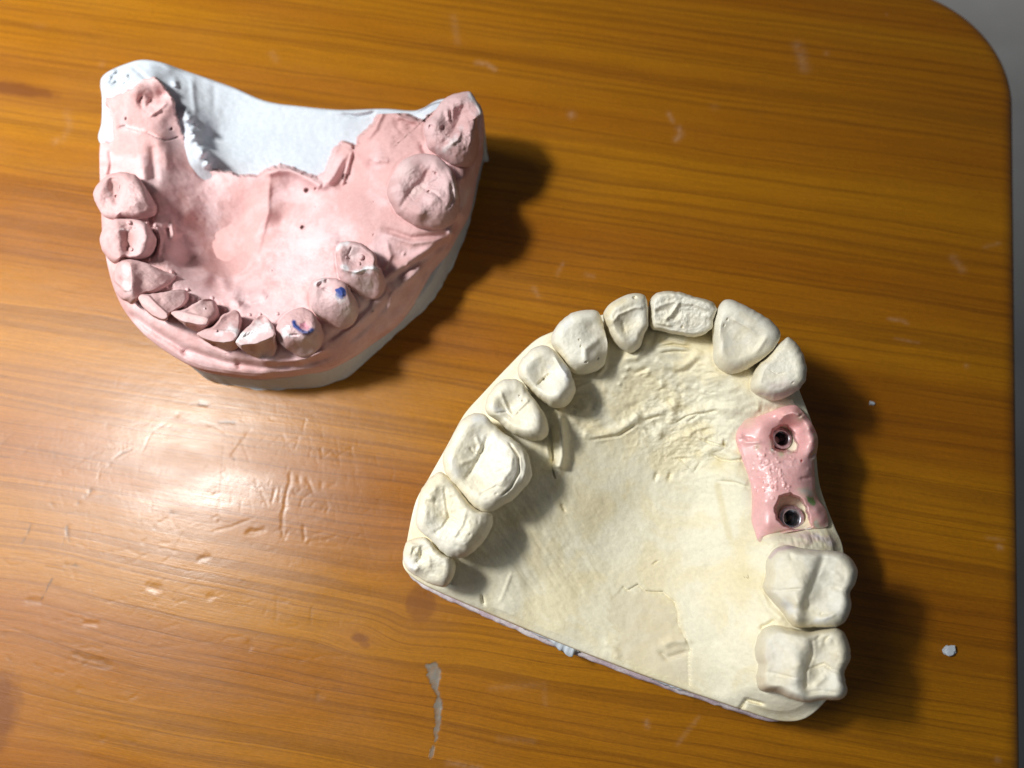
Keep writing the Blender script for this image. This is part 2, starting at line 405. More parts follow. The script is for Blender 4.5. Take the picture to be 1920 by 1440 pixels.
def axis(stops):
    out = []
    for (a, b, st) in stops:
        n = max(1, int(round((b - a) / st))); out += list(np.linspace(a, b, n, endpoint=False))
    return np.array(out + [stops[-1][1]])
TU, TV = U1 - BEV, V1 - BEV
gu = axis([(-420, -150, 15), (-150, -112, 2), (-112, 10, .24), (10, TU - 34, .5), (TU - 34, TU, .5)])
gv = axis([(-330, -75, 15), (-75, -52, 2), (-52, 62, .26), (62, 100, .6), (100, TV - 6, .5), (TV - 6, TV - .4, .25), (TV - .4, TV, .08)])
GU, GV = np.meshgrid(gu, gv)
rc = RC - BEV
umax = np.where(GV > TV - rc, TU - rc + np.sqrt(np.clip(rc**2 - (GV - (TV - rc))**2, 0, None)), TU)
uin = TU - 45
GU2 = np.where(GU > uin, uin + (GU - uin) * (umax - uin) / (TU - uin), GU)
Zt = np.zeros_like(GU2); TC = np.zeros(GU2.shape + (4,))
def local_mask(p, w):
    u, v = to_uv(p[:, 0], p[:, 1]); q = np.stack([u, v], 1)
    i0, i1 = np.searchsorted(gv, [v.min() - 4 * w, v.max() + 4 * w]); j0, j1 = np.searchsorted(gu, [u.min() - 4 * w - 2, u.max() + 4 * w + 2])
    return (slice(i0, i1), slice(j0, j1)), q
def dist_of(sl, q):
    A, B = GU2[sl], GV[sl]
    if len(q) == 1: return np.hypot(A - q[0, 0], B - q[0, 1]), np.zeros(A.shape), A, B
    d, s, t = pdist(A, B, q); return d, t, A, B
for pts, w, d in DENTS:
    p = np.asarray(pts, float); sl, q = local_mask(p, w)
    D, t, A, B = dist_of(sl, q)
    if D.size == 0: continue
    D = D * (1 + .45 * noise(A * 1.3, B * 1.3, 0, 11) + .25 * noise(A * 3.5, B * 3.5, 0, 13))
    d = d * .22; ww = w * (1 + .35 * noise(A * .6, B * .6, 1, 12))
    pr = np.exp(-(D / ww)**2) - .06 * np.exp(-((D - 1.7 * ww) / (.7 * ww))**2)
    Zt[sl] -= d * pr
DARK = (.075, .035, .010); PALE = (.62, .48, .36); GREY = (.20, .175, .14)
def stain(sl, a, col):
    b = np.maximum(TC[sl][..., 3], a)
    TC[sl] = np.concatenate([np.where((a > TC[sl][..., 3])[..., None], np.asarray(col), TC[sl][..., :3]), b[..., None]], -1)
for pts, w, k in PITS:
    p = np.asarray(pts, float); sl, q = local_mask(p, w); D, t, A, B = dist_of(sl, q)
    if D.size: stain(sl, .85 * k * np.exp(-(D * (1 + .6 * noise(A * 2, B * 2, 0, 3)) / (.55 * w))**2) * np.clip(.75 + .6 * noise(A * 1.3, B * 1.3, 4, 6), 0, 1), DARK)
for pts, w, k in SCUFFS_GLINT:
    p = np.asarray(pts, float); sl, q = local_mask(p, w); D, t, A, B = dist_of(sl, q)
    if D.size: stain(sl, .42 * k * np.exp(-(D / w)**2) * (.6 + .4 * noise(A * 2.5, B * 2.5, 0, 9)), PALE)
wp = np.asarray(WEDGE, float); sl, q = local_mask(wp[:, :2], 1.4)
D, t, A, B = dist_of(sl, q)
i = np.clip(t.astype(int), 0, len(wp) - 2); hw = (wp[i, 2] * (1 - (t - i)) + wp[i + 1, 2] * (t - i)) / 10.2 * 1.15
e = hw - D + .16 * noise(A * 1.6, B * 1.6, 0, 8) + .08 * noise(A * 5, B * 5, 0, 8)
stain(sl, smooth(-.06, .14, e) * np.clip(.86 + .25 * noise(A * 1.8, B * 1.8, 3, 2), 0, 1), GREY)
rimline = np.exp(-((e - .05) / .13)**2) * (noise(A * .9, B * .9, 2, 4) > -.25)
TC[sl][..., :3] = TC[sl][..., :3] * (1 - .7 * rimline[..., None]) + .7 * rimline[..., None] * np.array([.06, .065, .06])
Zt[sl] -= .09 * smooth(-.10, .45, e) * (1 + .4 * noise(A * 2.2, B * 2.2, 1, 5))
# gentle unevenness of the old varnish
Zt += .012 * noise(GU2 / 9, GV / 5, 0, 21) + .006 * noise(GU2 / 2.2, GV / 1.4, 0, 22)
fadeb = np.clip(np.minimum((umax - GU2) / 2, (TV - GV) / 2), 0, 1); Zt *= fadeb

nv, nu = GU2.shape
V = np.stack([GU2, GV, Zt], -1).reshape(-1, 3)
idx = np.arange(nv * nu).reshape(nv, nu)
a, b, c, d = idx[:-1, :-1].ravel(), idx[:-1, 1:].ravel(), idx[1:, 1:].ravel(), idx[1:, :-1].ravel()
faces = np.stack([a, b, c, d], 1).tolist()
loop = np.concatenate([idx[0, :], idx[1:, -1], idx[-1, -2::-1], idx[-2:0:-1, 0]])
ring = V[loop]
nrm = np.zeros((len(loop), 2))
cu = np.clip(ring[:, 0], -1e9, TU - rc); cv = np.clip(ring[:, 1], -1e9, TV - rc)
nrm = np.stack([ring[:, 0] - cu, ring[:, 1] - cv], 1)
far = np.hypot(*nrm.T) < 1e-3
nrm[far & (ring[:, 1] < -329)] = (0, -1); nrm[far & (ring[:, 0] < -419)] = (-1, 0)
nrm /= np.linalg.norm(nrm, axis=1, keepdims=True) + 1e-9
rows = [loop]; base = len(V); allV = [V]
prof = [(BEV * math.sin(t), -BEV + BEV * math.cos(t)) for t in np.linspace(0, math.pi / 2, 9)[1:]] + [(BEV, -14)] + [(BEV - 3 + 3 * math.cos(t), -14 - 3 * math.sin(t)) for t in np.linspace(0, math.pi / 2, 5)[1:]]
for off, dz in prof:
    allV.append(np.column_stack([ring[:, :2] + nrm * off, np.full(len(loop), dz)])); rows.append(base + np.arange(len(loop))); base += len(loop)
n = len(loop)
for r0, r1 in zip(rows[:-1], rows[1:]):
    faces += [(int(r0[i]), int(r1[i]), int(r1[(i + 1) % n]), int(r0[(i + 1) % n])) for i in range(n)]
faces.append(tuple(int(v) for v in rows[-1]))
TCa = np.vstack([TC.reshape(-1, 4), np.zeros((base - nv * nu, 4))])

def wood():
    m, nt, bs = nodes_of('varnished_pine')
    L = nt.links.new
    tc = nt.nodes.new('ShaderNodeTexCoord')
    mm = N(nt, 'ShaderNodeVectorMath', operation='SCALE'); mm.inputs['Scale'].default_value = 1000; L(tc.outputs['Object'], mm.inputs[0])
    sp = nt.nodes.new('ShaderNodeSeparateXYZ'); L(mm.outputs[0], sp.inputs[0])
    u, v = sp.outputs[0], sp.outputs[1]
    def vec(x, y, z=0.0):
        cb = nt.nodes.new('ShaderNodeCombineXYZ')
        for s, q in zip(cb.inputs, (x, y, z)):
            if hasattr(q, 'is_output'): L(q, s)
            else: s.default_value = q
        return cb.outputs[0]
    mul = lambda p, k: math_(nt, 'MULTIPLY', p, k)
    add = lambda p, k: math_(nt, 'ADD', p, k)
    # knots bend the grain and darken the wood
    W = v; knot = None; halo = None
    for (px, py, ru, rv, bend, k) in [(790, 1130, 2.6, 3.2, 1.0, .6), (771, 1131, 1.0, 1.9, .3, .55), (28, 167, 9.5, 1.6, 0.5, .95), (-14, 1345, 4.2, 7.5, 1.2, .9), (674, 1196, 1.6, .8, .7, .75), (684, 1209, 1.0, .5, .2, .5)]:
        ku, kv = to_uv(px, py)
        du = mul(math_(nt, 'SUBTRACT', u, float(ku)), 1 / ru); dv = mul(math_(nt, 'SUBTRACT', v, float(kv)), 1 / rv)
        r2_ = add(mul(du, du), mul(dv, dv))
        r2_ = add(r2_, mul(math_(nt, 'SUBTRACT', tex(nt, mm.outputs[0], .5, 2), .5), 1.2))
        e = math_(nt, 'POWER', 2.718, mul(r2_, -1.0))
        e2 = math_(nt, 'POWER', 2.718, mul(r2_, -.12))
        W = add(W, mul(mul(dv, e2), -bend))
        kk = mul(mrange(nt, r2_, .25, 1.5, 1.0, 0.0), k)
        knot = kk if knot is None else math_(nt, 'MAXIMUM', knot, kk)
        hh = mul(e2, .5 * k); halo = hh if halo is None else math_(nt, 'MAXIMUM', halo, hh)
    W = add(W, mul(math_(nt, 'SUBTRACT', tex(nt, vec(mul(u, .011), mul(v, .03)), 1, 2), .5), 3.5))
    W = add(W, mul(math_(nt, 'SUBTRACT', tex(nt, vec(mul(u, .05), mul(v, .2), 3.3), 1, 2), .5), 1.0))
    bandw = tex(nt, vec(mul(u, .003), mul(W, .055), 5), 1, 2)
    lines = tex(nt, vec(mul(u, .0025), mul(W, .50), 1.7), 1, 1.5, .45)
    fine = tex(nt, vec(mul(u, .004), mul(W, 1.25), 8.2), 1, 2, .5)
    fib = tex(nt, vec(mul(u, .10), mul(W, 5.5), 2.2), 1, 3, .6)
    grit = tex(nt, vec(mul(u, 1.2), mul(v, 3.0), 2.2), 1, 3, .6)
    c = mixc(nt, mrange(nt, bandw, .36, .64), (.275, .092, .0009), (.345, .134, .0015))
    ln = mrange(nt, math_(nt, 'ABSOLUTE', math_(nt, 'SUBTRACT', lines, .5)), 0.0, .040, 1.0, 0.0)
    # each year ring ends in a hard edge on one side and fades on the other
    soft = mrange(nt, lines, .40, .53, 0.0, 1.0, False)
    hard = mrange(nt, lines, .53, .545, 1.0, 0.0, False)
    yr = mul(soft, hard)
    yr2 = mul(mrange(nt, fine, .42, .55, 0, 1, False), mrange(nt, fine, .55, .58, 1, 0, False))
    dk = add(mul(yr, .33), mul(yr2, .13))
    pore = mrange(nt, tex(nt, vec(mul(u, .22), mul(v, 6.5), 9), 1, 2, .5), .62, .74, 0, .24)
    dk = add(dk, pore)
    c = mixc(nt, math_(nt, 'MULTIPLY', dk, 1.0, None, True), c, (.105, .029, .0008))
    c = mixc(nt, mul(ln, .10), c, (.12, .04, .003))
    bri = add(mrange(nt, fib, .25, .75, .80, 1.16, False), mrange(nt, grit, .3, .7, -.09, .09, False))
    sc = N(nt, 'ShaderNodeVectorMath', operation='SCALE'); L(c, sc.inputs[0]); L(bri, sc.inputs['Scale'])
    c = mixc(nt, halo, sc.outputs[0], (.26, .085, .006))
    c = mixc(nt, knot, c, (.16, .048, .003))
    at = N(nt, 'ShaderNodeAttribute', attribute_name='tint')
    c = mixc(nt, at.outputs['Alpha'], c, at.outputs['Color'])
    L(c, bs.inputs['Base Color'])
    bs.inputs['Roughness'].default_value = .55
    bs.inputs['Specular IOR Level'].default_value = .12
    bs.inputs['Coat Weight'].default_value = .52
    rr = mrange(nt, tex(nt, vec(mul(u, .05), mul(v, .12)), 1, 4), .3, .7, .25, .37)
    L(rr, bs.inputs['Coat Roughness'])
    bs.inputs['Coat IOR'].default_value = 1.5
    h = add(mul(fib, .35), add(mul(tex(nt, mm.outputs[0], .9, 4, .6), .5), add(mul(grit, .25), mul(dk, -.3))))
    bp = N(nt, 'ShaderNodeBump', i_Strength=1.0, i_Distance=.030 * S); L(h, bp.inputs['Height'])
    L(bp.outputs[0], bs.inputs['Normal']); L(bp.outputs[0], bs.inputs['Coat Normal'])
    return m

table = make_mesh('wooden_table', np.vstack(allV), faces, wood(), tint=TCa)
table.rotation_euler = (0, 0, ANG)
table['label'] = 'scratched orange varnished pine tabletop with rounded corner under both dental casts'
table['category'] = 'table'

# ------------------------------------------------------------------ teeth
NAD = (960.0, 1091.0)
OUTLINES = []
def zm(z): return np.where(np.asarray(z) < 10, z, 10 + (np.asarray(z, float) - 10) * .54)
def zm3(L): return [(a, b, float(zm(c))) for a, b, c in L]
def gutters(w, d):
    r = [('g', np.vstack([o, o[:1]]), w, d) for o in OUTLINES]; OUTLINES.clear(); return r
def make_tooth(parent, origin, mat, gum, outline, zt, zg, pts, fs=(), q0=.6, rough=.05, ts=(), M=132, K=60, bulge=2.4, c=5.0, label=None, centre=None, wob=1.0, low=False, dzk=1.0):
    if low:
        zt = float(zm(zt)); bulge *= .7; dzk = dzk * .85; fs = [(*f[:3], float(zm(f[3]))) if f[0] == 'p' else f for f in fs]
    ol = np.asarray(outline, float)
    ol = catmull(ol, M)
    ce = np.array(centre if centre else ol.mean(0))
    n = (ol - ce); n /= np.linalg.norm(n, axis=1, keepdims=True)
    d = np.array(NAD) - ol; dist = np.linalg.norm(d, axis=1); d /= dist[:, None]
    f = smooth(-.3, .6, (n * d).sum(1)) * np.clip(dist / 350, .4, 1)
    gz = gum(ol[:, 0], ol[:, 1]); zb = np.maximum(zt - bulge, gz + .6)
    zo = zb + (gz + .1 - zb) * f
    zo = np.convolve(np.concatenate([zo[-6:], zo, zo[:6]]), np.ones(13) / 13, 'valid')
    ol = ol + n * (wob * .9 * noise(ol[:, 0] / 7, ol[:, 1] / 7, zt, 31))[:, None]
    OUTLINES.append(ol[::4] + n[::4] * 1.6)
    X, Y, R = polar(ol, ce, K, .75)
    g = rbf([(a, b, zt + h * dzk) for a, b, h in pts], c)
    zi = g(X, Y)
    zi = np.minimum(zi, zt + .6)
    q = np.clip((R - q0) / (1 - q0), 0, 1)
    s = 1 - np.sqrt(np.clip(1 - q * q, 0, 1))
    lim = np.maximum(zo[None, :], zi - 9)
    Z = zi - np.maximum(zi - lim, .0) * s + np.minimum(zi - lim, 0) * -1 * q**2
    sizepx = np.hypot(*(ol - ce).T).mean()
    Wp = P(X, Y, Z)
    am = rough * (1 - .6 * q)
    Z = Z + am * (1.1 * fbm(Wp[..., 0] * .55, Wp[..., 1] * .55, Wp[..., 2] * .3, 4, int(zt * 7 + ol[0, 0]) % 97) + .5 * fbm(Wp[..., 0] * 2.2, Wp[..., 1] * 2.2, 0, 2, 77))
    Z = feats(X, Y, Z, fs)
    Z[-1] = zo
    foot = []
    for t_, zt_ in ((.06, .25), (.16, .55), (.28, .85), (.36, 1.0)):
        bx, by = X[-1] + (ce[0] - X[-1]) * t_, Y[-1] + (ce[1] - Y[-1]) * t_
        zb_ = np.minimum(gum(bx, by) - 1.5, Z[-1] - .3)
        foot.append(P(bx, by, Z[-1] * (1 - zt_) + zb_ * zt_))
    zc = float(g(np.array([ce[0]]), np.array([ce[1]]))[0]); zc = float(Z[0].mean())
    V, F_ = close_sheet(X, Y, Z, ce, zc, foot)
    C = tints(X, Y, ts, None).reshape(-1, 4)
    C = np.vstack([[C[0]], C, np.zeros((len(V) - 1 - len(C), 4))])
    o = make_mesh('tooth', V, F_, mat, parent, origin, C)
    if label: o['label'] = label
    return o

def make_sheet(name, parent, origin, mat, outline, zo, centre, zfun, fs, M, K, foot, ts=(), dens=.8, post=None):
    """a sculpted slab: zo gives the rim height at each outline point"""
    o3 = catmull(np.column_stack([outline, zo]), M)
    X, Y, R = polar(o3[:, :2], centre, K, dens)
    Z = zfun(X, Y, R, o3[:, 2])
    Z = feats(X, Y, Z, fs)
    if post is not None: Z = post(X, Y, Z, R)
    W = P(X[-1], Y[-1], Z[-1])
    V, F_ = close_sheet(X, Y, Z, centre, float(Z[0].mean()), foot(W))
    C = tints(X, Y, ts, None).reshape(-1, 4)
    C = np.vstack([[C[0]], C, np.zeros((len(V) - 1 - len(C), 4))])
    return make_mesh(name, V, F_, mat, parent, origin, C)

WHITE = (.74, .76, .78); BLUE = (.012, .05, .24); PINKM = (.62, .25, .33); YEL = (.60, .48, .20)

# ------------------------------------------------------------------ cream upper cast
cream_o = tuple(P(1180, 960, 0))
cream = empty('dental_cast', cream_o, 'cream upper jaw plaster cast with a pink silicone gum insert holding two metal sockets', 'dental cast')
C_OUT = [(755, 1055, 15), (760, 1030, 15), (778, 945, 15), (803, 898, 15), (838, 836, 15), (870, 778, 15), (905, 738, 15), (950, 690, 15), (1000, 641, 15.5), (1036, 622, 16),
         (1095, 600, 16), (1190, 577, 16), (1295, 572, 16), (1405, 600, 16), (1478, 668, 16), (1500, 735, 17), (1512, 765, 17), (1524, 800, 16), (1530, 850, 15), (1536, 905, 14), (1550, 950, 14), (1566, 990, 15), (1580, 1025, 15),
         (1582, 1070, 14), (1570, 1150, 14), (1565, 1230, 14), (1562, 1290, 14), (1545, 1318, 13), (1520, 1341, 12), (1497, 1351, 11), (1468, 1352, 10), (1440, 1346, 10.2), (1400, 1333, 10.8), (1350, 1316, 10.6), (1300, 1299, 9.8), (1250, 1281, 9.2), (1200, 1263, 8.6), (1150, 1244, 8.2), (1100, 1225, 8.2),
         (1040, 1201, 8.4), (980, 1176, 9), (930, 1155, 9.6), (890, 1138, 11), (850, 1121, 12.5), (805, 1101, 14), (778, 1085, 14.6), (762, 1071, 15)]
C_CTRL = [p for p in C_OUT] + [
    (1130, 692, 18), (1190, 668, 19), (1215, 640, 19.3), (1270, 642, 19), (1340, 708, 18.5), (1330, 660, 19), (1420, 700, 19), (1400, 745, 18), (1440, 755, 18.2), (1490, 750, 18.6), (1135, 640, 18.5), (1080, 715, 17.5),
    (1085, 748, 16.4), (1030, 828, 16.5), (1000, 895, 16.2), (930, 985, 15.5), (860, 1062, 15), (850, 1102, 14), (800, 985, 17), (840, 900, 17.5), (890, 960, 18), (915, 800, 18), (980, 720, 18), (1040, 655, 18), (850, 1000, 17), (960, 840, 18),
    (1060, 770, 16.4), (1110, 745, 16.2), (1150, 765, 15.4), (1190, 720, 16.2), (1250, 715, 16.4), (1310, 730, 16.2), (1330, 765, 15.4), (1250, 800, 13.4), (1300, 800, 14), (1150, 850, 13.0), (1250, 860, 11.6), (1350, 850, 13.8), (1375, 810, 16), (1378, 870, 15.8), (1395, 920, 16), (1400, 970, 15.6),
    (1075, 860, 14.6), (1030, 900, 15.2), (1100, 950, 12.4), (1200, 950, 9.6), (1300, 950, 10.2), (1350, 940, 12.8), (1000, 970, 14.2), (960, 1010, 13.8), (1050, 1050, 10.8), (1150, 1050, 8.9), (1250, 1080, 9.0), (1350, 1050, 11.6), (1410, 1035, 15), (1425, 1080, 16), (1425, 1150, 15.4), (1405, 1200, 14.6), (1408, 1270, 13.4), (1400, 1300, 12.2),
    (1350, 1200, 11.4), (1000, 1100, 10.4), (940, 1085, 12.2), (900, 1105, 12), (945, 1140, 10.6), (1050, 1180, 9.2), (1150, 1215, 8.3), (1250, 1250, 9.3), (1350, 1290, 10.6), (1405, 1318, 11.2),
    (1420, 1008, 16), (1450, 1015, 17.6), (1500, 1010, 18), (1545, 1010, 17), (1565, 1020, 16.4), (1520, 1100, 18), (1500, 1178, 17), (1440, 1172, 16), (1500, 1250, 17), (1425, 1300, 13.0), (1470, 1318, 13.4), (1520, 1318, 14),
    (1465, 820, 11.5), (1486, 971, 13.8), (1450, 890, 15.5), (1500, 850, 14), (1520, 930, 14), (1500, 790, 15)]
_c = rbf(C_CTRL, 9)
def cream_z(X, Y, R, zr):
    Z = _c(X, Y)
    e = np.clip((R - .95) / .05, 0, 1)
    Z = Z * (1 - e) + zr * e - .5 * (1 - np.sqrt(np.clip(1 - e**2, 0, 1)))
    W = P(X, Y, Z); x, y = W[..., 0], W[..., 1]
    ant = np.exp(-(((X - 1270) / 135)**2 + ((Y - 745) / 85)**2))
    ant2 = np.exp(-(((X - 1310) / 90)**2 + ((Y - 835) / 60)**2))
    rid = 1 - np.abs(fbm(x * .38 + .8 * noise(x * .3, y * .3, 0, 51), y * .62, 0, 4, 41))
    Z = Z + (.19 * ant + .18 * ant2) * (rid - .6) + .13 * (ant + ant2) * fbm(x * 1.0, y * 1.4, 0, 3, 42)
    # brush-like streaks in the vault
    sx, sy = x * .8 + y * .6, -x * .6 + y * .8
    left = np.exp(-(((X - 1010) / 120)**2 + ((Y - 1040) / 150)**2))
    Z = Z + .13 * left * fbm(sx * .9, sy * .22, 0, 3, 44) + .035 * fbm(x * .9, y * .9, 0, 4, 45) + .10 * fbm(x * .14, y * .14, 0, 3, 46)
    lf = np.exp(-(((X - 1090) / 45)**2 + ((Y - 775) / 50)**2))
    Z = Z + .30 * lf * fbm(x * .5, y * 1.3, 0, 4, 47)
    deb = np.exp(-(((X - 1520) / 42)**2 + ((Y - 1012) / 15)**2)) + .6 * np.exp(-(((X - 1430) / 50)**2 + ((Y - 765) / 14)**2))
    Z = Z + (.28) * deb * fbm(x * 1.0, y * 1.1, 0, 4, 48)
    return Z
C_F = [('r', [(1092, 813), (1122, 818), (1159, 808), (1189, 787), (1198, 777)], 9, .75), ('v', [(1110, 824), (1160, 817), (1192, 797)], 5, .5), ('r', [(1208, 781), (1238, 772), (1262, 760)], 7, .5), ('v', [(1208, 788), (1240, 779)], 4, .35),
       ('r', [(1300, 776), (1336, 764), (1384, 770)], 8, .55), ('v', [(1292, 790), (1311, 777), (1345, 770)], 4, .5), ('r', [(1281, 812), (1321, 828), (1357, 834)], 10, .6), ('v', [(1312, 822), (1333, 831), (1357, 836), (1358, 826)], 3.5, .6),
       ('r', [(1322, 848), (1345, 840), (1367, 854), (1394, 858)], 9, .7), ('v', [(1335, 853), (1352, 862), (1372, 865), (1394, 861)], 4, .55), ('r', [(1350, 890), (1375, 898), (1404, 908)], 9, .45), ('v', [(1345, 902), (1380, 905), (1404, 914)], 3.5, .35),
       ('r', [(1268, 748), (1262, 775), (1258, 797)], 9, .5), ('v', [(1268, 793), (1285, 782), (1312, 774)], 3, .5), ('v', [(1266, 852), (1284, 868), (1302, 884), (1314, 866)], 4, .22), ('g', [(1232, 886), (1228, 900)], 4, .5), ('g', [(1258, 886), (1254, 900)], 4, .5), ('b', 1236, 815, 8, .5),
       ('r', [(1240, 645), (1265, 640), (1288, 646)], 4, .35), ('r', [(1236, 655), (1262, 652), (1290, 654)], 4, .35), ('v', [(1236, 650), (1262, 646), (1290, 650)], 3, .4), ('v', [(1240, 662), (1262, 659), (1288, 660)], 3, .4), ('r', [(1228, 672), (1250, 685), (1275, 690), (1300, 675), (1312, 655)], 9, .5), ('g', [(1265, 700), (1290, 695), (1312, 672)], 5, .4),
       ('r', [(1212, 632), (1206, 655), (1192, 672), (1170, 672)], 6, .5), ('g', [(1230, 622), (1222, 650)], 4, .4),
       ('r', [(1048, 772), (1053, 820), (1054, 855), (1048, 880)], 10, 2.1), ('g', [(1030, 800), (1034, 840), (1037, 870)], 5, 1.4), ('v', [(1036, 880), (1041, 897)], 2.5, .8), ('r', [(1024, 825), (1034, 865)], 4, .6),
       ('c', [(1168, 1098), (1177, 1106), (1196, 1095), (1210, 1108), (1243, 1109), (1265, 1128), (1272, 1146), (1272, 1168), (1287, 1197), (1296, 1215), (1292, 1233), (1294, 1290)], 20, -.34), ('v', [(1168, 1098), (1177, 1106), (1196, 1095), (1210, 1108), (1243, 1109), (1265, 1128), (1272, 1146), (1272, 1168), (1287, 1197), (1296, 1215), (1292, 1233), (1294, 1292)], 3.5, .14),
       ('r', [(1243, 1210), (1262, 1202), (1290, 1202)], 7, .45), ('g', [(1238, 1222), (1250, 1234), (1290, 1222)], 5, .4), ('r', [(1135, 1205), (1150, 1215), (1160, 1235)], 7, .3), ('r', [(959, 1073), (950, 1098), (937, 1131)], 2.6, .22), ('v', [(904, 1114), (907, 1134)], 4, .8), ('v', [(1224, 1058), (1234, 1052)], 2.5, .3),
       ('g', [(1052, 945), (1060, 960)], 3, .4), ('v', [(1384, 1336), (1400, 1312), (1432, 1320)], 5, .9), ('r', [(1428, 1110), (1440, 1140), (1470, 1165)], 7, .5), ('g', [(1425, 1178), (1440, 1172), (1452, 1164)], 4, .7),
       ('r', [(1120, 705), (1132, 690), (1136, 668)], 4, .6), ('b', 1178, 690, 4, .4), ('b', 1170, 707, 4, .35), ('b', 1162, 720, 3.5, .35), ('b', 1215, 700, 5, .4), ('b', 1240, 720, 6, .4), ('g', [(1175, 695), (1190, 700), (1215, 690)], 4, .35)]
for i in range(26):
    a = rng.uniform(0, 6.28); r_ = rng.uniform(.1, 1)
    x0, y0 = 1290 + 115 * r_ * math.cos(a), 770 + 95 * r_ * math.sin(a); t_ = rng.uniform(-.5, .5); L = rng.uniform(12, 34)
    C_F.append((('g', 'v', 'r')[i % 3], [(x0 - L / 2, y0 - t_ * L / 2), (x0, y0 + rng.uniform(-4, 4)), (x0 + L / 2, y0 + t_ * L / 2)], rng.uniform(3, 6), rng.uniform(.1, .28)))
C_T = [('line', [(1345, 910), (1356, 960), (1368, 1006)], 9, YEL, .35), ('soft', (1346, 868), 14, YEL, .5), ('soft', (1308, 852), 9, YEL, .45), ('soft', (1400, 1075), 26, YEL, .25), ('soft', (1110, 1100), 40, YEL, .22), ('soft', (1180, 1090), 34, YEL, .22), ('soft', (1150, 1075), 20, YEL, .2),
       ('poly', [(1150, 1110), (1210, 1108), (1262, 1130), (1272, 1170), (1290, 1205), (1292, 1285), (1200, 1255), (1150, 1230), (1165, 1190), (1135, 1160)], 10, (.70, .63, .54), .55), ('soft', (1290, 1255), 30, (.72, .66, .62), .3),
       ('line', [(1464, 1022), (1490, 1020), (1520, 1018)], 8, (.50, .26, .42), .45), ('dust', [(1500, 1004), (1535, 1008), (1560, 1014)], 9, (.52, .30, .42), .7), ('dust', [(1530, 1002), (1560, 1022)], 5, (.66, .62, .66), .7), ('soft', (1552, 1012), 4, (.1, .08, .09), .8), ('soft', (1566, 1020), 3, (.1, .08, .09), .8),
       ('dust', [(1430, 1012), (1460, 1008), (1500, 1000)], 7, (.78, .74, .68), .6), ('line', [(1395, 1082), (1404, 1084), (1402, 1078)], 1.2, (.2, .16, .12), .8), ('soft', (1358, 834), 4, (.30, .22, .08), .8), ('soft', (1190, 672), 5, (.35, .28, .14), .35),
       ('soft', (1080, 775), 30, (.42, .36, .20), .35), ('line', [(1240, 640), (1290, 648)], 7, (.70, .58, .32), .5), ('dust', [(1250, 668), (1275, 672)], 9, WHITE, .5)]
def cream_foot(W):
    n = out_normals(W); z = W[:, 2]
    return [np.column_stack([W[:, :2] + n * o, np.maximum(z * k, 4)]) for o, k in ((.12, .93), (.25, .7), (.45, .4))] + [np.column_stack([W[:, :2] + n * .5, np.full(len(W), 4.0)])]

# the tinted bottom layer, a little wider than the trimmed body along the heel
ringw = catmull(P(*np.array(C_OUT).T), 420)
def base_layer():
    n = out_normals(ringw); M = len(n)
    heel = np.exp(-((ringw @ np.array([-.42, -.9, 0]) - (ringw @ np.array([-.42, -.9, 0])).max()) / 9)**2)
    rs = []
    for o, z in ((-3, 5.2), (.35, 5.2), (.62, 4.9), (.75, 3), (.8, .2), (.5, 0)):
        oo = o + (.45 * heel if o > 0 else 0) + (.16 * noise(ringw[:, 0] * .9, ringw[:, 1] * .9, z, 61) if o > 0 else 0)
        rs.append(np.column_stack([ringw[:, :2] + n * np.reshape(oo, (-1, 1)), np.full(M, z)]))
    c = np.array([*ringw[:, :2].mean(0), 5.2])
    V = np.vstack([c[None]] + rs)
    f = [(0, 1 + i, 1 + (i + 1) % M) for i in range(M)] + ring_faces(len(rs), M, 1) + [tuple(1 + (len(rs) - 1) * M + i for i in range(M))]
    return make_mesh('base', V, f, M_VIOLET, cream, cream_o)
base_layer()

def crumb(name, parent, origin, mat, loc, size, seed, n=18, rot=0.0, squash=.6):
    """one broken chip of plaster"""
    V = [(0, 0, 1)]; rows = 9
    th = np.linspace(0, 2 * math.pi, n, endpoint=False)
    for k in range(1, rows):
        a = math.pi * k / rows
        for t in th: V.append((math.sin(a) * math.cos(t), math.sin(a) * math.sin(t), math.cos(a)))
    V.append((0, 0, -1)); V = np.array(V)
    d = 1 + .28 * noise(V[:, 0] * 1.6, V[:, 1] * 1.6, V[:, 2] * 1.6, seed) + .12 * noise(V[:, 0] * 4, V[:, 1] * 4, V[:, 2] * 4, seed + 1)
    V = V * d[:, None]; V[:, 2] = np.clip(V[:, 2], -.55, .8)
    V = V * np.array([size[0], size[1], size[2]])
    c_, s_ = math.cos(rot), math.sin(rot); V[:, :2] = V[:, :2] @ np.array([[c_, s_], [-s_, c_]])
    V[:, 2] -= V[:, 2].min(); V = V + np.array(loc)
    f = [(0, 1 + i, 1 + (i + 1) % n) for i in range(n)] + ring_faces(rows - 1, n, 1)
    L_ = 1 + (rows - 2) * n; f += [(L_ + (i + 1) % n, L_ + i, len(V) - 1) for i in range(n)]
    return make_mesh(name, V, f, mat, parent, origin, smooth_=False)
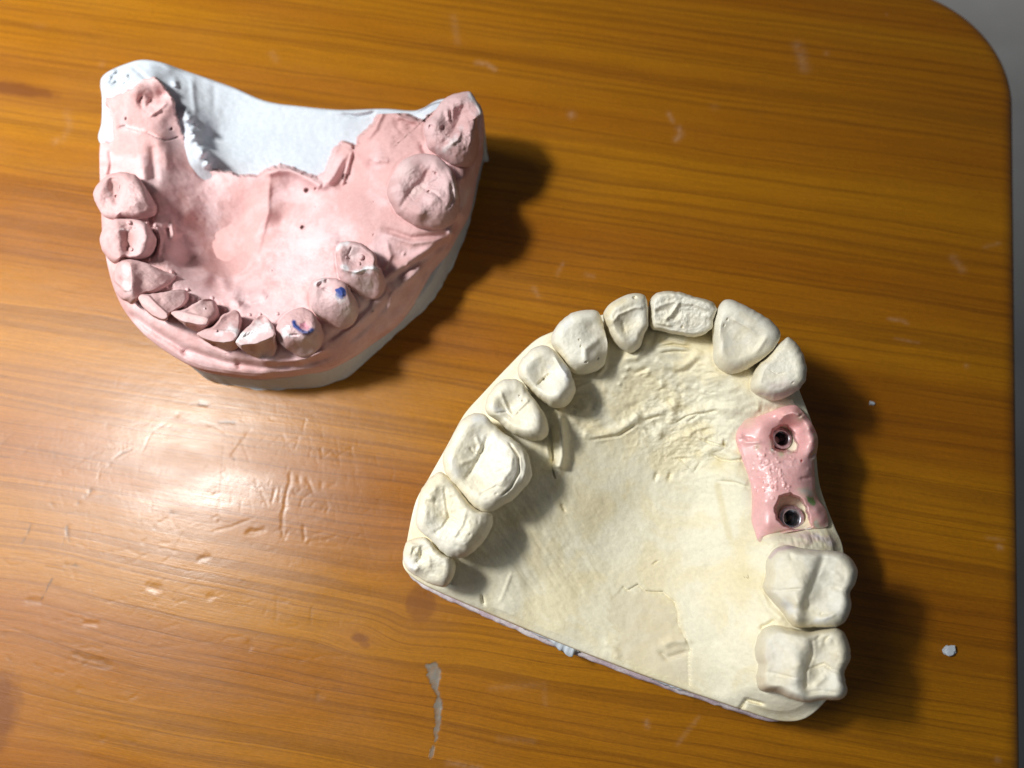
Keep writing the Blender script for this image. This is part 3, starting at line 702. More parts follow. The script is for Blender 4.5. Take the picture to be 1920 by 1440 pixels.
# white residue stuck along the heel
def residue(pts, seed):
    V, f = [], []
    p = catmull_open(np.array(pts), 40)
    for k, (x, y, z, w, h) in enumerate(p):
        t = p[min(k + 1, len(p) - 1), :2] - p[max(k - 1, 0), :2]; t /= np.linalg.norm(t) + 1e-9; nn = np.array([t[1], -t[0]])
        for j, a in enumerate(np.linspace(0, 2 * math.pi, 10, endpoint=False)):
            rr = 1 + .45 * noise(k * .5, j * .8, 0, seed)
            V.append((x + nn[0] * w * rr * math.cos(a), y + nn[1] * w * rr * math.cos(a), z + h * rr * math.sin(a)))
    f = ring_faces(len(p), 10) + [tuple(range(10))[::-1], tuple(range(len(V) - 10, len(V)))]
    return make_mesh('plaster_residue', V, f, M_WHITE, cream, cream_o)
def catmull_open(p, M):
    t = np.linspace(0, len(p) - 1, M)
    return np.stack([np.interp(t, np.arange(len(p)), p[:, k]) for k in range(p.shape[1])], 1)
def heel_pts(L):
    return [(*P(x, y, z)[:2], z, w, h) for x, y, z, w, h in L]
residue(heel_pts([(960, 1164, 6, .1, .3), (985, 1175, 6.2, .35, .7), (1010, 1187, 6, .45, .9), (1035, 1197, 6, .6, .9), (1055, 1207, 5.8, 1.0, 1.0), (1070, 1214, 5.6, 1.3, .9), (1082, 1216, 5.6, .9, .6), (1089, 1216, 5.6, .3, .2)]), 3)
residue(heel_pts([(1205, 1262, 7, .1, .2), (1225, 1270, 7, .4, .5), (1260, 1283, 7.3, .45, .5), (1290, 1294, 7.6, .2, .3)]), 5)

TT = lambda *a, **k: make_tooth(cream, cream_o, M_CREAMT, _c, *a, **k)
G1 = (.50, .47, .42)
TT([(1067, 590), (1084, 583), (1112, 581), (1125, 589), (1132, 612), (1138, 637), (1138, 662), (1132, 685), (1118, 696), (1098, 702), (1076, 700), (1056, 682), (1042, 659), (1033, 642), (1037, 623), (1048, 606)], 25.6, 18,
   [(1067, 602, 0), (1090, 594, .1), (1112, 592, -.3), (1125, 606, -1.2), (1110, 612, -1.3), (1085, 625, -.5), (1055, 632, -.5), (1122, 640, -2.0), (1098, 650, -.9), (1128, 668, -3), (1100, 680, -1.6), (1070, 675, -1.5), (1095, 695, -2.8), (1050, 655, -1.2)],
   [('r', [(1124, 634), (1098, 654), (1097, 680)], 6, .35), ('s', 1099, 679, 2.5, -.5), ('s', 1089, 649, 2, -.3), ('s', 1086, 637, 2, -.3), ('s', 1121, 672, 2, -.3)], ts=[('dust', [(1058, 610), (1066, 603)], 8, WHITE, .5), ('line', [(1038, 625), (1048, 607), (1070, 590)], 5, (.68, .58, .36), .5)])
TT([(1132, 586), (1141, 572), (1157, 561), (1180, 551), (1200, 550), (1211, 557), (1214, 572), (1215, 592), (1215, 612), (1208, 628), (1200, 651), (1186, 661), (1172, 659), (1157, 648), (1146, 634), (1138, 617), (1132, 600)], 26.5, 19,
   [(1143, 586, -.4), (1150, 574, 0), (1180, 561, .2), (1205, 561, 0), (1148, 600, -.6), (1163, 584, -.45), (1190, 575, -.5), (1206, 585, -.9), (1172, 608, -2.1), (1186, 600, -1.8), (1178, 632, -2.6), (1150, 615, -1.3), (1207, 605, -1.3), (1186, 650, -3.2), (1165, 640, -2.2)],
   [('s', 1190, 558, 3.5, -.6), ('g', [(1166, 600), (1172, 625)], 4, .25), ('r', [(1150, 603), (1160, 590), (1190, 577), (1205, 576)], 3, .25)], ts=[('line', [(1138, 590), (1150, 573), (1170, 563)], 7, YEL, .35), ('soft', (1172, 618), 8, YEL, .25), ('line', [(1139, 603), (1147, 605)], 6, YEL, .3)])
TT([(1217, 581), (1218, 564), (1228, 551), (1247, 546), (1276, 548), (1304, 557), (1332, 564), (1343, 575), (1344, 586), (1337, 600), (1335, 614), (1318, 628), (1298, 632), (1267, 627), (1239, 621), (1222, 617), (1217, 603)], 26, 19.2,
   [(1228, 562, 0), (1250, 555, 0), (1280, 556, 0), (1310, 566, 0), (1333, 577, -.1), (1225, 590, -1.0), (1255, 588, -1.3), (1290, 592, -1.5), (1322, 605, -1.6), (1235, 611, -2.2), (1270, 617, -2.4), (1305, 622, -2.6)],
   [('r', [(1246, 600), (1258, 590), (1266, 578), (1272, 568)], 4, .5), ('r', [(1225, 580), (1240, 572), (1262, 566), (1300, 570), (1330, 580)], 3.5, .3), ('r', [(1231, 604), (1258, 611)], 2.5, .35), ('g', [(1262, 600), (1275, 585)], 4, .3), ('s', 1279, 613, 3, -.4), ('r', [(1318, 590), (1335, 596)], 4, .3), ('g', [(1228, 585), (1250, 580)], 4, .3)], rough=.14, q0=.8,
   ts=[('line', [(1248, 546), (1290, 551), (1340, 572)], 4, (.70, .62, .42), .5)])
TT([(1346, 578), (1354, 565), (1368, 561), (1388, 568), (1416, 583), (1444, 600), (1460, 617), (1463, 631), (1453, 651), (1436, 668), (1416, 683), (1399, 693), (1377, 701), (1357, 697), (1343, 686), (1337, 671), (1336, 648), (1335, 614), (1339, 595)], 26.5, 18.8,
   [(1356, 574, 0), (1372, 572, .15), (1412, 591, .15), (1447, 614, .1), (1454, 630, -.2), (1352, 590, -.4), (1380, 597, -.35), (1405, 611, -.4), (1438, 635, -.6), (1366, 612, -1.5), (1392, 625, -1.6), (1420, 645, -1.5), (1368, 650, -2.2), (1395, 652, -2.2), (1345, 625, -1.3), (1345, 660, -2.0), (1380, 685, -2.9), (1415, 670, -2.0), (1355, 685, -2.8)],
   [('r', [(1437, 632), (1418, 660)], 5, .3), ('r', [(1352, 600), (1347, 640)], 4, .25), ('s', 1364, 599, 2.5, -.35), ('s', 1358, 610, 2, -.25), ('r', [(1372, 597), (1400, 612), (1420, 628)], 3, .18)], rough=.03, ts=[('line', [(1390, 590), (1415, 605)], 8, (.68, .60, .42), .4)])
TT([(1475, 633), (1484, 635), (1501, 654), (1510, 676), (1513, 699), (1509, 716), (1495, 732), (1475, 744), (1450, 751), (1427, 744), (1411, 735), (1406, 721), (1411, 704), (1422, 683), (1444, 665), (1461, 645)], 25.8, 18.4,
   [(1477, 645, 0), (1492, 662, .1), (1500, 690, .05), (1500, 712, -.4), (1470, 665, -.6), (1482, 690, -.5), (1455, 685, -1.1), (1475, 718, -.8), (1445, 710, -1.3), (1424, 712, -1.6), (1420, 730, -2.0), (1450, 738, -2.0), (1480, 735, -1.8)],
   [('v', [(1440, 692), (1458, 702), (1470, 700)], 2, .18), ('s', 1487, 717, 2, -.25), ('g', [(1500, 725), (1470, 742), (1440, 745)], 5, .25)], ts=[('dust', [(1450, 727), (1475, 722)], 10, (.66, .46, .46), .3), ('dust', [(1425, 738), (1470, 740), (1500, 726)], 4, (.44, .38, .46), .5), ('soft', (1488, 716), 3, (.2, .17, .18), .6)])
TT([(983, 668), (1000, 653), (1021, 648), (1039, 656), (1056, 675), (1068, 692), (1073, 706), (1079, 731), (1073, 748), (1059, 762), (1039, 765), (1025, 758), (1007, 745), (990, 729), (980, 717), (972, 706), (971, 687)], 25, 17.5,
   [(984, 688, -.1), (1002, 668, .2), (1028, 668, -.1), (1046, 684, -.5), (1018, 712, -1.9), (1008, 690, -1.0), (1032, 694, -1.3), (997, 715, -.9), (1058, 706, -.3), (1048, 735, .05), (1062, 742, -.6), (1025, 742, -.5), (1040, 718, -.6), (1005, 738, -1.0)],
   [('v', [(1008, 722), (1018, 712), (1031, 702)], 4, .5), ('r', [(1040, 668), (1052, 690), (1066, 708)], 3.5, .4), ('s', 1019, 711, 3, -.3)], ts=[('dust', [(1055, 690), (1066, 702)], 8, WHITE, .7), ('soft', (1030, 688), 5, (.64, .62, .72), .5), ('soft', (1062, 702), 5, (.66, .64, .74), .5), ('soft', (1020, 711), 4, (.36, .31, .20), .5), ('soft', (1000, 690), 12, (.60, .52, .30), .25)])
TT([(910, 758), (917, 738), (934, 717), (959, 710), (980, 717), (990, 734), (1007, 755), (1021, 776), (1028, 797), (1026, 817), (1011, 826), (990, 824), (969, 817), (952, 807), (934, 790), (914, 776)], 25, 17.2,
   [(924, 758, -.1), (943, 728, .1), (966, 722, -.2), (955, 766, -1.9), (938, 752, -.8), (940, 775, -1.0), (968, 742, -1.0), (976, 765, -1.2), (1002, 790, .05), (1014, 806, -.3), (980, 800, -.5), (990, 755, -.9), (985, 778, -.5), (960, 795, -.9)],
   [('r', [(938, 735), (949, 760), (958, 780)], 3.5, .35), ('r', [(962, 778), (980, 760), (992, 748)], 3.5, .35), ('v', [(930, 775), (950, 772), (960, 782)], 3, .3), ('s', 974, 742, 2, -.3), ('s', 980, 752, 2, -.25)], ts=[('dust', [(920, 765), (945, 770)], 6, WHITE, .5), ('soft', (972, 748), 9, (.52, .50, .47), .4)])
TT([(868, 786), (886, 776), (907, 776), (921, 790), (941, 809), (962, 823), (980, 838), (990, 852), (995, 873), (997, 894), (983, 915), (962, 936), (941, 949), (917, 960), (900, 958), (882, 946), (868, 929), (851, 908), (837, 890), (831, 870), (831, 852), (844, 828), (855, 804)], 24.8, 16.8,
   [(848, 855, .1), (855, 825, .1), (880, 796, .2), (903, 792, -.2), (900, 815, -1.0), (880, 830, -.4), (903, 850, -1.6), (870, 860, -.5), (885, 885, -1.7), (855, 885, -.3), (925, 830, -.9), (950, 840, -.1), (960, 868, .1), (935, 870, -.5), (945, 900, .0), (905, 905, -1.0), (925, 925, -.2), (868, 908, -.8), (895, 935, -.5), (975, 860, -.6), (980, 890, -1.2), (960, 920, -1.2)],
   [('v', [(914, 818), (905, 845), (890, 875), (872, 900)], 6, .45), ('v', [(903, 850), (888, 848), (880, 838)], 4, .35), ('v', [(955, 830), (972, 856), (974, 885), (958, 914), (942, 928)], 3.5, .6), ('r', [(980, 846), (986, 872), (980, 900)], 4, .3), ('r', [(862, 870), (890, 860)], 4, .25), ('r', [(893, 818), (900, 838), (893, 852)], 4, .4), ('g', [(925, 895), (945, 880)], 5, .25), ('v', [(900, 928), (930, 912), (950, 915)], 3, .25), ('s', 930, 926, 2.2, -.35), ('r', [(940, 905), (958, 880), (962, 850)], 4, .2)], rough=.09, q0=.72,
   ts=[('dust', [(890, 786), (905, 784)], 9, WHITE, .6), ('soft', (908, 815), 12, YEL, .22), ('soft', (885, 885), 12, YEL, .2), ('dust', [(845, 860), (855, 890)], 7, WHITE, .35)])
TT([(790, 918), (809, 894), (827, 885), (844, 897), (862, 918), (879, 942), (900, 958), (921, 963), (923, 981), (917, 998), (900, 1022), (879, 1040), (858, 1046), (837, 1041), (820, 1026), (806, 1010), (789, 998), (780, 981), (782, 953)], 24, 15.6,
   [(800, 925, .1), (822, 902, .1), (843, 918, -.4), (860, 945, -.3), (830, 945, -1.0), (845, 970, -1.2), (798, 965, .0), (795, 985, -.4), (820, 985, -1.0), (880, 965, -.1), (885, 990, .1), (858, 995, -.5), (870, 1015, -.2), (835, 1012, -.8), (905, 985, -.9), (895, 1010, -1.2), (860, 1034, -1.0)],
   [('v', [(834, 915), (838, 945), (842, 970), (830, 990), (815, 1000)], 5, .4), ('b', 815, 918, 7, .35), ('b', 808, 935, 6, .3), ('g', [(795, 940), (820, 945)], 4, .3), ('v', [(842, 970), (862, 978)], 4, .3), ('r', [(872, 960), (866, 985), (850, 1008)], 4, .3), ('g', [(850, 1020), (872, 1030)], 4, .25), ('s', 881, 1002, 2, -.3)], rough=.1, q0=.68,
   ts=[('soft', (830, 970), 14, YEL, .3), ('soft', (842, 940), 8, YEL, .25), ('dust', [(802, 915), (818, 905)], 8, WHITE, .35)])
TT([(757, 1029), (764, 1015), (785, 1008), (803, 1010), (816, 1026), (834, 1040), (849, 1047), (854, 1064), (848, 1085), (834, 1100), (809, 1095), (782, 1081), (764, 1068), (756, 1050)], 21.5, 14,
   [(767, 1032, -.1), (778, 1020, 0), (795, 1025, -.4), (790, 1040, -.8), (775, 1045, -.5), (768, 1060, -.9), (785, 1065, -.9), (806, 1050, -.3), (825, 1055, -.1), (838, 1070, -.6), (820, 1080, -1.2), (800, 1080, -1.8)],
   [('r', [(768, 1040), (772, 1022), (785, 1024), (784, 1036), (776, 1038)], 4, .35), ('g', [(788, 1030), (790, 1048), (780, 1055)], 4, .4), ('r', [(768, 1062), (778, 1070), (784, 1062)], 4, .4), ('r', [(802, 1040), (806, 1065)], 5, .3)], rough=.1, ts=[('dust', [(765, 1055), (775, 1068)], 8, WHITE, .8), ('soft', (795, 1025), 10, YEL, .35), ('soft', (780, 1072), 7, YEL, .45)], M=100, K=44)
TT([(1437, 1052), (1451, 1030), (1473, 1022), (1496, 1026), (1529, 1031), (1562, 1033), (1584, 1038), (1600, 1052), (1608, 1072), (1604, 1094), (1594, 1111), (1596, 1133), (1590, 1158), (1576, 1172), (1557, 1176), (1529, 1176), (1496, 1177), (1482, 1169), (1465, 1147), (1443, 1122), (1430, 1102), (1436, 1077)], 25.6, 16,
   [(1446, 1055, -1.8), (1443, 1100, -2.2), (1470, 1040, -1.0), (1470, 1075, -.9), (1465, 1110, -1.2), (1500, 1045, -.3), (1530, 1042, -.1), (1522, 1070, .2), (1508, 1098, .5), (1497, 1130, .3), (1491, 1162, .2), (1480, 1140, -1.2), (1532, 1092, -1.4), (1518, 1135, -1.6), (1515, 1165, -1.3), (1545, 1058, -.9), (1560, 1085, -1.0), (1575, 1055, -.1), (1592, 1075, .1), (1578, 1105, -.5), (1583, 1130, 0), (1550, 1120, -1.4), (1575, 1158, -.2), (1545, 1160, -.7)],
   [('g', [(1545, 1040), (1530, 1080), (1515, 1120), (1512, 1150)], 6, .45), ('b', 1476, 1142, 9, -.5), ('v', [(1430, 1104), (1460, 1108), (1500, 1104)], 3, .25), ('r', [(1560, 1070), (1580, 1090)], 6, .25), ('r', [(1545, 1160), (1568, 1150)], 4, .3), ('g', [(1560, 1098), (1590, 1110)], 5, .3), ('s', 1541, 1151, 2.5, -.35), ('g', [(1480, 1035), (1486, 1050)], 3, .25)], rough=.05, q0=.76, bulge=3.6,
   ts=[('line', [(1443, 1045), (1458, 1030), (1490, 1024)], 5, (.56, .38, .50), .55), ('dust', [(1475, 1132), (1484, 1148)], 8, WHITE, .6), ('soft', (1465, 1112), 12, YEL, .22), ('soft', (1555, 1135), 20, YEL, .22), ('dust', [(1530, 1165), (1552, 1160)], 5, (.72, .72, .78), .5), ('line', [(1520, 1030), (1560, 1033), (1584, 1040)], 3, (.45, .33, .42), .4)])
TT([(1421, 1194), (1434, 1177), (1457, 1172), (1490, 1179), (1518, 1184), (1546, 1180), (1573, 1179), (1587, 1194), (1594, 1216), (1594, 1238), (1584, 1258), (1586, 1280), (1589, 1297), (1576, 1312), (1546, 1312), (1512, 1317), (1484, 1311), (1457, 1299), (1426, 1294), (1418, 1272), (1421, 1247), (1415, 1224)], 25.2, 15,
   [(1430, 1205, -2.0), (1430, 1255, -2.2), (1438, 1285, -2.2), (1462, 1195, -1.0), (1465, 1230, -.9), (1462, 1265, -1.2), (1470, 1288, -1.2), (1505, 1195, .0), (1513, 1210, .2), (1500, 1245, .5), (1494, 1275, .2), (1500, 1300, -.2), (1522, 1235, -1.5), (1514, 1285, -1.4), (1535, 1200, -.9), (1530, 1255, -1.5), (1560, 1200, -.6), (1577, 1205, -.1), (1582, 1238, 0), (1560, 1245, -.8), (1578, 1285, -.1), (1550, 1280, -1.0), (1545, 1302, -.5)],
   [('v', [(1522, 1198), (1524, 1225), (1512, 1260), (1512, 1295)], 5, .4), ('v', [(1515, 1255), (1545, 1245), (1560, 1255), (1582, 1262)], 4, .4), ('v', [(1530, 1200), (1540, 1190)], 4, .35), ('v', [(1545, 1205), (1555, 1192)], 4, .35), ('b', 1556, 1201, 5, .35), ('b', 1540, 1208, 5, .3), ('r', [(1525, 1290), (1550, 1265)], 5, .3), ('v', [(1418, 1258), (1450, 1262), (1494, 1272)], 3, .22), ('g', [(1512, 1300), (1540, 1296), (1570, 1300)], 4, .35), ('r', [(1565, 1225), (1585, 1230)], 6, .3)], rough=.06, q0=.76, bulge=3.6,
   ts=[('soft', (1560, 1235), 14, (.56, .46, .32), .35), ('soft', (1440, 1230), 16, (.60, .50, .47), .35)])

C_F += [('b', 1466, 822, 13, -4), ('b', 1485, 972, 17, -4)]
C_F += gutters(2.4, .10)
body = make_sheet('plaster_body', cream, cream_o, M_CREAM, [(a, b) for a, b, c in C_OUT], [c for a, b, c in C_OUT], (1190, 960), cream_z, C_F, 680, 300, cream_foot, C_T, .85)

# pink silicone gum insert
S_OUT = [(1391, 785, 15.9), (1413, 783, 17), (1442, 773, 17.6), (1466, 763, 18.4), (1489, 759, 18.8), (1502, 768, 18.6), (1520, 790, 18), (1531, 812, 17.4), (1534, 829, 17), (1531, 851, 16.6), (1527, 870, 16.4), (1528, 895, 16), (1529, 919, 16), (1536, 938, 15.6), (1548, 955, 15.6), (1553, 980, 15.8), (1547, 989, 16), (1510, 993, 16.6), (1476, 999, 16.8), (1449, 1009, 16.4), (1424, 1016, 16.2), (1415, 994, 16), (1409, 975, 15.8), (1411, 943, 16.2), (1409, 919, 16.2), (1403, 895, 16), (1393, 865, 16), (1386, 841, 16), (1381, 817, 16.2)]
_s = rbf([(a, b, c + .3) for a, b, c in S_OUT] + [(1430, 800, 18.2), (1425, 850, 18.2), (1440, 890, 18.6), (1435, 940, 18.4), (1440, 985, 18), (1470, 870, 18.8), (1500, 868, 18.9), (1515, 885, 18), (1470, 776, 19.6), (1490, 772, 20), (1503, 780, 19.8), (1515, 803, 19.4), (1524, 828, 18.9), (1520, 848, 18.4), (1532, 955, 17.9), (1541, 975, 17.4), (1514, 930, 18.6), (1490, 918, 18.9), (1448, 950, 18.6), (1530, 988, 17), (1500, 990, 17.2),
                            (1500, 800, 17.0), (1495, 825, 16.0), (1486, 798, 16.2), (1475, 796, 16.8), (1440, 820, 18), (1450, 850, 18.3)], 5)
HOLE1 = [(1445, 817), (1450, 806), (1462, 797), (1476, 797), (1487, 809), (1496, 836), (1493, 848), (1476, 846), (1462, 847), (1449, 841)]
HOLE2 = [(1452, 952), (1462, 931), (1481, 925), (1500, 934), (1512, 950), (1518, 972), (1521, 987), (1508, 992), (1490, 993), (1470, 987), (1457, 973)]
def sil_z(X, Y, R, zr):
    e = np.clip((R - .9) / .1, 0, 1)
    z = _s(X, Y)
    z = z - (z - zr) * (1 - np.sqrt(np.clip(1 - e**2, 0, 1)))
    W = P(X, Y, z); z = z + .04 * fbm(W[..., 0] * .4, W[..., 1] * .4, 0, 2, 71) + .05 * np.exp(-(((X - 1460) / 40)**2 + ((Y - 880) / 40)**2)) * fbm(W[..., 0] * 1.5, W[..., 1] * 1.5, 0, 3, 72)
    return z
def sil_post(X, Y, Z, R):
    wob_ = 1.2 * noise(X / 7, Y / 7, 0, 13)
    for poly, wall in ((HOLE1, 7), (HOLE2, 8)):
        d = sdf(X, Y, poly) + wob_
        Z = np.where(d > -3, Z - np.clip(Z - 11.0, 0, None) * smooth(-2.5, wall, d), Z)
    return Z
sil = make_sheet('gum_insert', cream, cream_o, M_SIL, [(a, b) for a, b, c in S_OUT], [c for a, b, c in S_OUT], (1462, 884), sil_z,
    [('r', [(1446, 868), (1470, 862), (1490, 866)], 4, .25), ('s', 1503, 864, 2.5, -.7), ('g', [(1520, 858), (1528, 850)], 4, .7), ('g', [(1500, 898), (1520, 896)], 3, .3), ('r', [(1386, 815), (1400, 830), (1430, 828)], 4, .3), ('g', [(1388, 822), (1412, 824)], 3, .35), ('r', [(1462, 790), (1470, 780), (1485, 774), (1500, 778)], 4, .5), ('v', [(1496, 782), (1506, 776)], 3, .5), ('b', 1470, 905, 3, .2), ('b', 1455, 912, 3, .2), ('b', 1480, 912, 2.5, .2), ('b', 1440, 868, 3, .2), ('b', 1460, 866, 3, .2), ('b', 1420, 880, 3, .15), ('v', [(1430, 1008), (1470, 996), (1510, 988)], 3, .4)] + [('b', float(rng.normal(1450, 26)), float(rng.normal(885, 32)), float(rng.uniform(1.5, 3)), float(rng.uniform(.08, .22))) for _ in range(70)] + [('b', 1426, 866, 3, .2)],
    330, 150, lambda W: [np.column_stack([W[:, :2] - out_normals(W) * i, np.maximum(W[:, 2] - d, 9)]) for i, d in ((.0, .5), (.15, 1.2), (.5, 9.0))],
    [('poly', [(1511, 930), (1524, 933), (1530, 940), (1527, 948), (1520, 946), (1514, 938)], 1.5, (.16, .42, .10), .85), ('soft', (1465, 851), 6, (.38, .50, .20), .6), ('dust', [(1505, 990), (1530, 994), (1550, 990)], 5, (.74, .66, .68), .9), ('soft', (1480, 846), 5, (.78, .72, .78), .9), ('soft', (1448, 843), 4, (.78, .74, .78), .8), ('dust', [(1504, 922), (1520, 924)], 7, (.60, .58, .60), .7), ('dust', [(1531, 985), (1536, 992)], 7, (.60, .66, .58), .8), ('soft', (1500, 784), 6, (.50, .46, .42), .6), ('soft', (1460, 1000), 8, (.75, .48, .45), .5), ('dust', [(1425, 1012), (1480, 998)], 4, (.78, .55, .52), .6), ('soft', (1400, 786), 14, (.76, .48, .44), .5), ('soft', (1420, 838), 6, (.68, .46, .36), .4),
     ('soft', (1528, 862), 6, (.6, .56, .6), .7), ('line', [(1528, 815), (1533, 835), (1527, 852)], 5, (.72, .46, .44), .6), ('soft', (1450, 832), 6, (.74, .68, .72), .7)], .8, sil_post)
def lathe(name, parent, origin, mat, centre, prof, tilt=(0, 0), n=48):
    V = []
    for r, z in prof:
        for a in np.linspace(0, 2 * math.pi, n, endpoint=False): V.append((r * math.cos(a), r * math.sin(a), z))
    V = np.array(V); tx, ty = tilt
    V[:, 2] += V[:, 0] * tx + V[:, 1] * ty; V[:, 0] -= V[:, 2] * tx; V[:, 1] -= V[:, 2] * ty
    f = ring_faces(len(prof), n) + [tuple(range(len(V) - n, len(V)))[::-1]]
    return make_mesh(name, V + np.array(centre), f, mat, parent, origin)
for (px, py, z, R_, tl) in ((1466, 822, 13.2, 1.85, (-.12, .05)), (1485, 972, 14.9, 2.12, (-.10, .10))):
    c_ = P(px, py, z)
    sock = lathe('implant_socket', cream, cream_o, M_STEEL, c_, [(R_, -3), (R_, -.12), (R_ - .05, -.03), (R_ - .12, 0), (R_ * .74, .03), (R_ * .69, 0), (R_ * .64, -.10), (R_ * .61, -.3), (R_ * .62, -3.8)], tl)
    lathe('bore', sock, (0, 0, 0), M_BORE, np.array(c_) - np.array(cream_o), [(R_ * .615, -.36), (R_ * .57, -.45), (R_ * .50, -.62), (R_ * .46, -1.0), (R_ * .44, -1.15), (R_ * .34, -1.3), (R_ * .33, -3.4), (.01, -3.5)], tl)

# ------------------------------------------------------------------ pink lower cast on its white base
pink_o = tuple(P(560, 470, 0))
pink = empty('dental_cast', pink_o, 'pink lower jaw plaster cast on a broken white plaster base', 'dental cast')
W0 = [(387, 708, 9.6), (441, 724, 9.6), (493, 731, 9.6), (571, 730, 9.4), (615, 724, 8.6), (661, 702, 6.6), (679, 688, 6.2), (712, 657, 5.6), (745, 627, 5.4), (797, 582, 5.4), (826, 542, 5.4), (850, 497, 5.6), (872, 445, 5.8), (890, 385, 6.2), (900, 335, 6.8), (906, 290, 8.2)]
w0 = P(*np.array([(a, b, 0) for a, b, c in W0]).T); n0 = out_normals(np.vstack([w0, P(560, 300, 0)[None]]))[:-1]
wt = w0.copy(); wt[:, :2] -= .45 * n0; wt[:, 2] = [c for a, b, c in W0]
fx, fy = proj(wt)
W_OUT = [(x, y, z) for x, y, z in zip(fx, fy, wt[:, 2])]
W_OUT += [(905, 228, 17), (904, 206, 21.5), (893, 190, 22.5), (862, 182, 22.5), (832, 185, 20), (815, 190, 16.4), (780, 207, 9.6), (720, 204, 8.6), (640, 206, 8.0), (570, 200, 7.6), (500, 190, 7.4), (440, 165, 8.0), (390, 147, 9.4), (340, 130, 11.5), (303, 117, 16.0), (267, 112, 17.0), (235, 120, 17.0), (205, 133, 17.0), (191, 145, 17.0), (188, 160, 17.0), (191, 185, 16.0), (190, 230, 15.0), (184, 255, 14.2), (190, 270, 16.6),
          (222, 290, 12), (240, 340, 9.5), (244, 420, 9.5), (258, 500, 9.5), (290, 575, 9.5), (335, 640, 9.5)]
W_OUT = zm3(W_OUT)
_w = rbf(W_OUT + zm3([(500, 250, 6.4), (600, 270, 6.4), (450, 300, 6.4), (420, 200, 7.6), (370, 190, 10.0), (345, 160, 13.0), (300, 127, 16.0), (265, 122, 17.0), (215, 145, 16.8), (200, 175, 19.6), (240, 165, 20.8), (235, 140, 17.8), (262, 148, 20.6), (285, 147, 20.0), (310, 165, 16.5), (325, 205, 14.0), (340, 240, 11.4), (700, 225, 7.4), (640, 240, 7.4), (780, 215, 9.4), (347, 222, 13.8), (362, 255, 12.6), (380, 292, 11.4), (400, 260, 7.0), (820, 200, 16), (196, 215, 17.4), (208, 235, 16.9), (198, 255, 15.0), (212, 258, 14.8),
                  (400, 450, 3), (470, 430, 3), (530, 420, 4), (600, 450, 5.5), (440, 370, 4), (550, 375, 4.5), (750, 420, 7), (500, 600, 9), (560, 340, 6.4), (420, 330, 6.4), (630, 320, 6.4), (690, 260, 7.0), (260, 250, 14), (250, 350, 9.5), (850, 300, 8)]), 8)
def white_z(X, Y, R, zr):
    z = _w(X, Y); e = np.clip((R - .965) / .035, 0, 1)
    z = z * (1 - e) + zr * e - .6 * (1 - np.sqrt(np.clip(1 - e**2, 0, 1)))
    W = P(X, Y, z); x, y = W[..., 0], W[..., 1]
    back = smooth(420, 360, Y)
    z = z + back * (.05 * fbm(x * .75, y * .6, 0, 3, 81) + .03 * np.abs(fbm(x * 1.4, y * 1.1, 0, 3, 82)))
    cr = np.exp(-(((X - 245) / 60)**2 + ((Y - 155) / 28)**2))
    return z + .22 * cr * fbm(x * .7, y * .7, 0, 4, 83)
W_F = [('v', [(252, 128), (262, 136), (271, 146), (282, 150)], 5, .5), ('r', [(360, 150), (362, 180), (366, 215)], 5, .3), ('g', [(402, 160), (401, 215)], 6, .16), ('r', [(327, 150), (330, 165)], 6, .8), ('v', [(645, 213), (672, 220), (690, 215), (704, 208)], 5, .4), ('r', [(620, 210), (660, 212), (700, 206)], 5, .3), ('v', [(205, 150), (214, 156), (222, 150)], 5, .6), ('g', [(190, 160), (197, 180), (198, 210)], 4, .5)]
for i in range(46):
    t_ = rng.uniform(0, 1); x0 = np.interp(t_, [0, .3, .6, 1], [350, 360, 376, 392]); y0 = np.interp(t_, [0, .3, .6, 1], [208, 244, 280, 314])
    W_F.append(('b' if i % 3 else 's', x0 + rng.normal(0, 5), y0 + rng.normal(0, 3), rng.uniform(3.5, 7), rng.uniform(.25, .7)))
for i in range(16):
    W_F.append(('s', rng.uniform(195, 250), rng.uniform(128, 160), rng.uniform(3, 6), rng.uniform(.2, .6)))
white = make_sheet('plaster_base', pink, pink_o, M_WHITE, [(a, b) for a, b, c in W_OUT], [c for a, b, c in W_OUT], (530, 430), white_z, W_F, 620, 230,
    lambda W: [np.column_stack([W[:, :2] + out_normals(W) * (o + .10 * noise(W[:, 0] * .35, W[:, 1] * .35, o, 90))[:, None], W[:, 2] * k]) for o, k in ((.1 + 0 * W[:, 0], .93), (.25 + 0 * W[:, 0], .5), (.42 + .25 * np.maximum(noise(W[:, 0] * .5, W[:, 1] * .5, 4, 91), 0), .1), (.40 + .35 * np.maximum(noise(W[:, 0] * .5, W[:, 1] * .5, 4, 92), 0), 0.0))], [], .8)

P_OUT = [(187, 278, 17), (187, 330, 17), (189, 380, 17), (192, 440, 17), (200, 490, 17), (211, 533, 17), (230, 577, 16.5), (263, 620, 15.5), (305, 655, 13.6), (360, 686, 12), (409, 698, 11.4), (474, 706, 10.8), (522, 703, 10.5), (571, 698, 10.2), (619, 689, 9.2), (661, 669, 7.7), (698, 643, 6.5), (742, 611, 6.1), (775, 571, 6.1), (808, 516, 6.1), (836, 480, 6.3), (859, 440, 6.6), (881, 397, 7.0), (894, 335, 7.6), (904, 285, 11.5), (907, 225, 19), (903, 203, 22), (893, 192, 23), (868, 182, 22.5), (838, 190, 18),
         (800, 215, 9), (760, 212, 9), (700, 214, 8), (620, 216, 7.4), (540, 212, 7), (470, 195, 7), (400, 180, 8), (345, 150, 10), (300, 135, 14), (255, 130, 15), (215, 150, 14), (200, 175, 14), (196, 215, 14), (192, 255, 13)]
P_OUT = zm3(P_OUT)
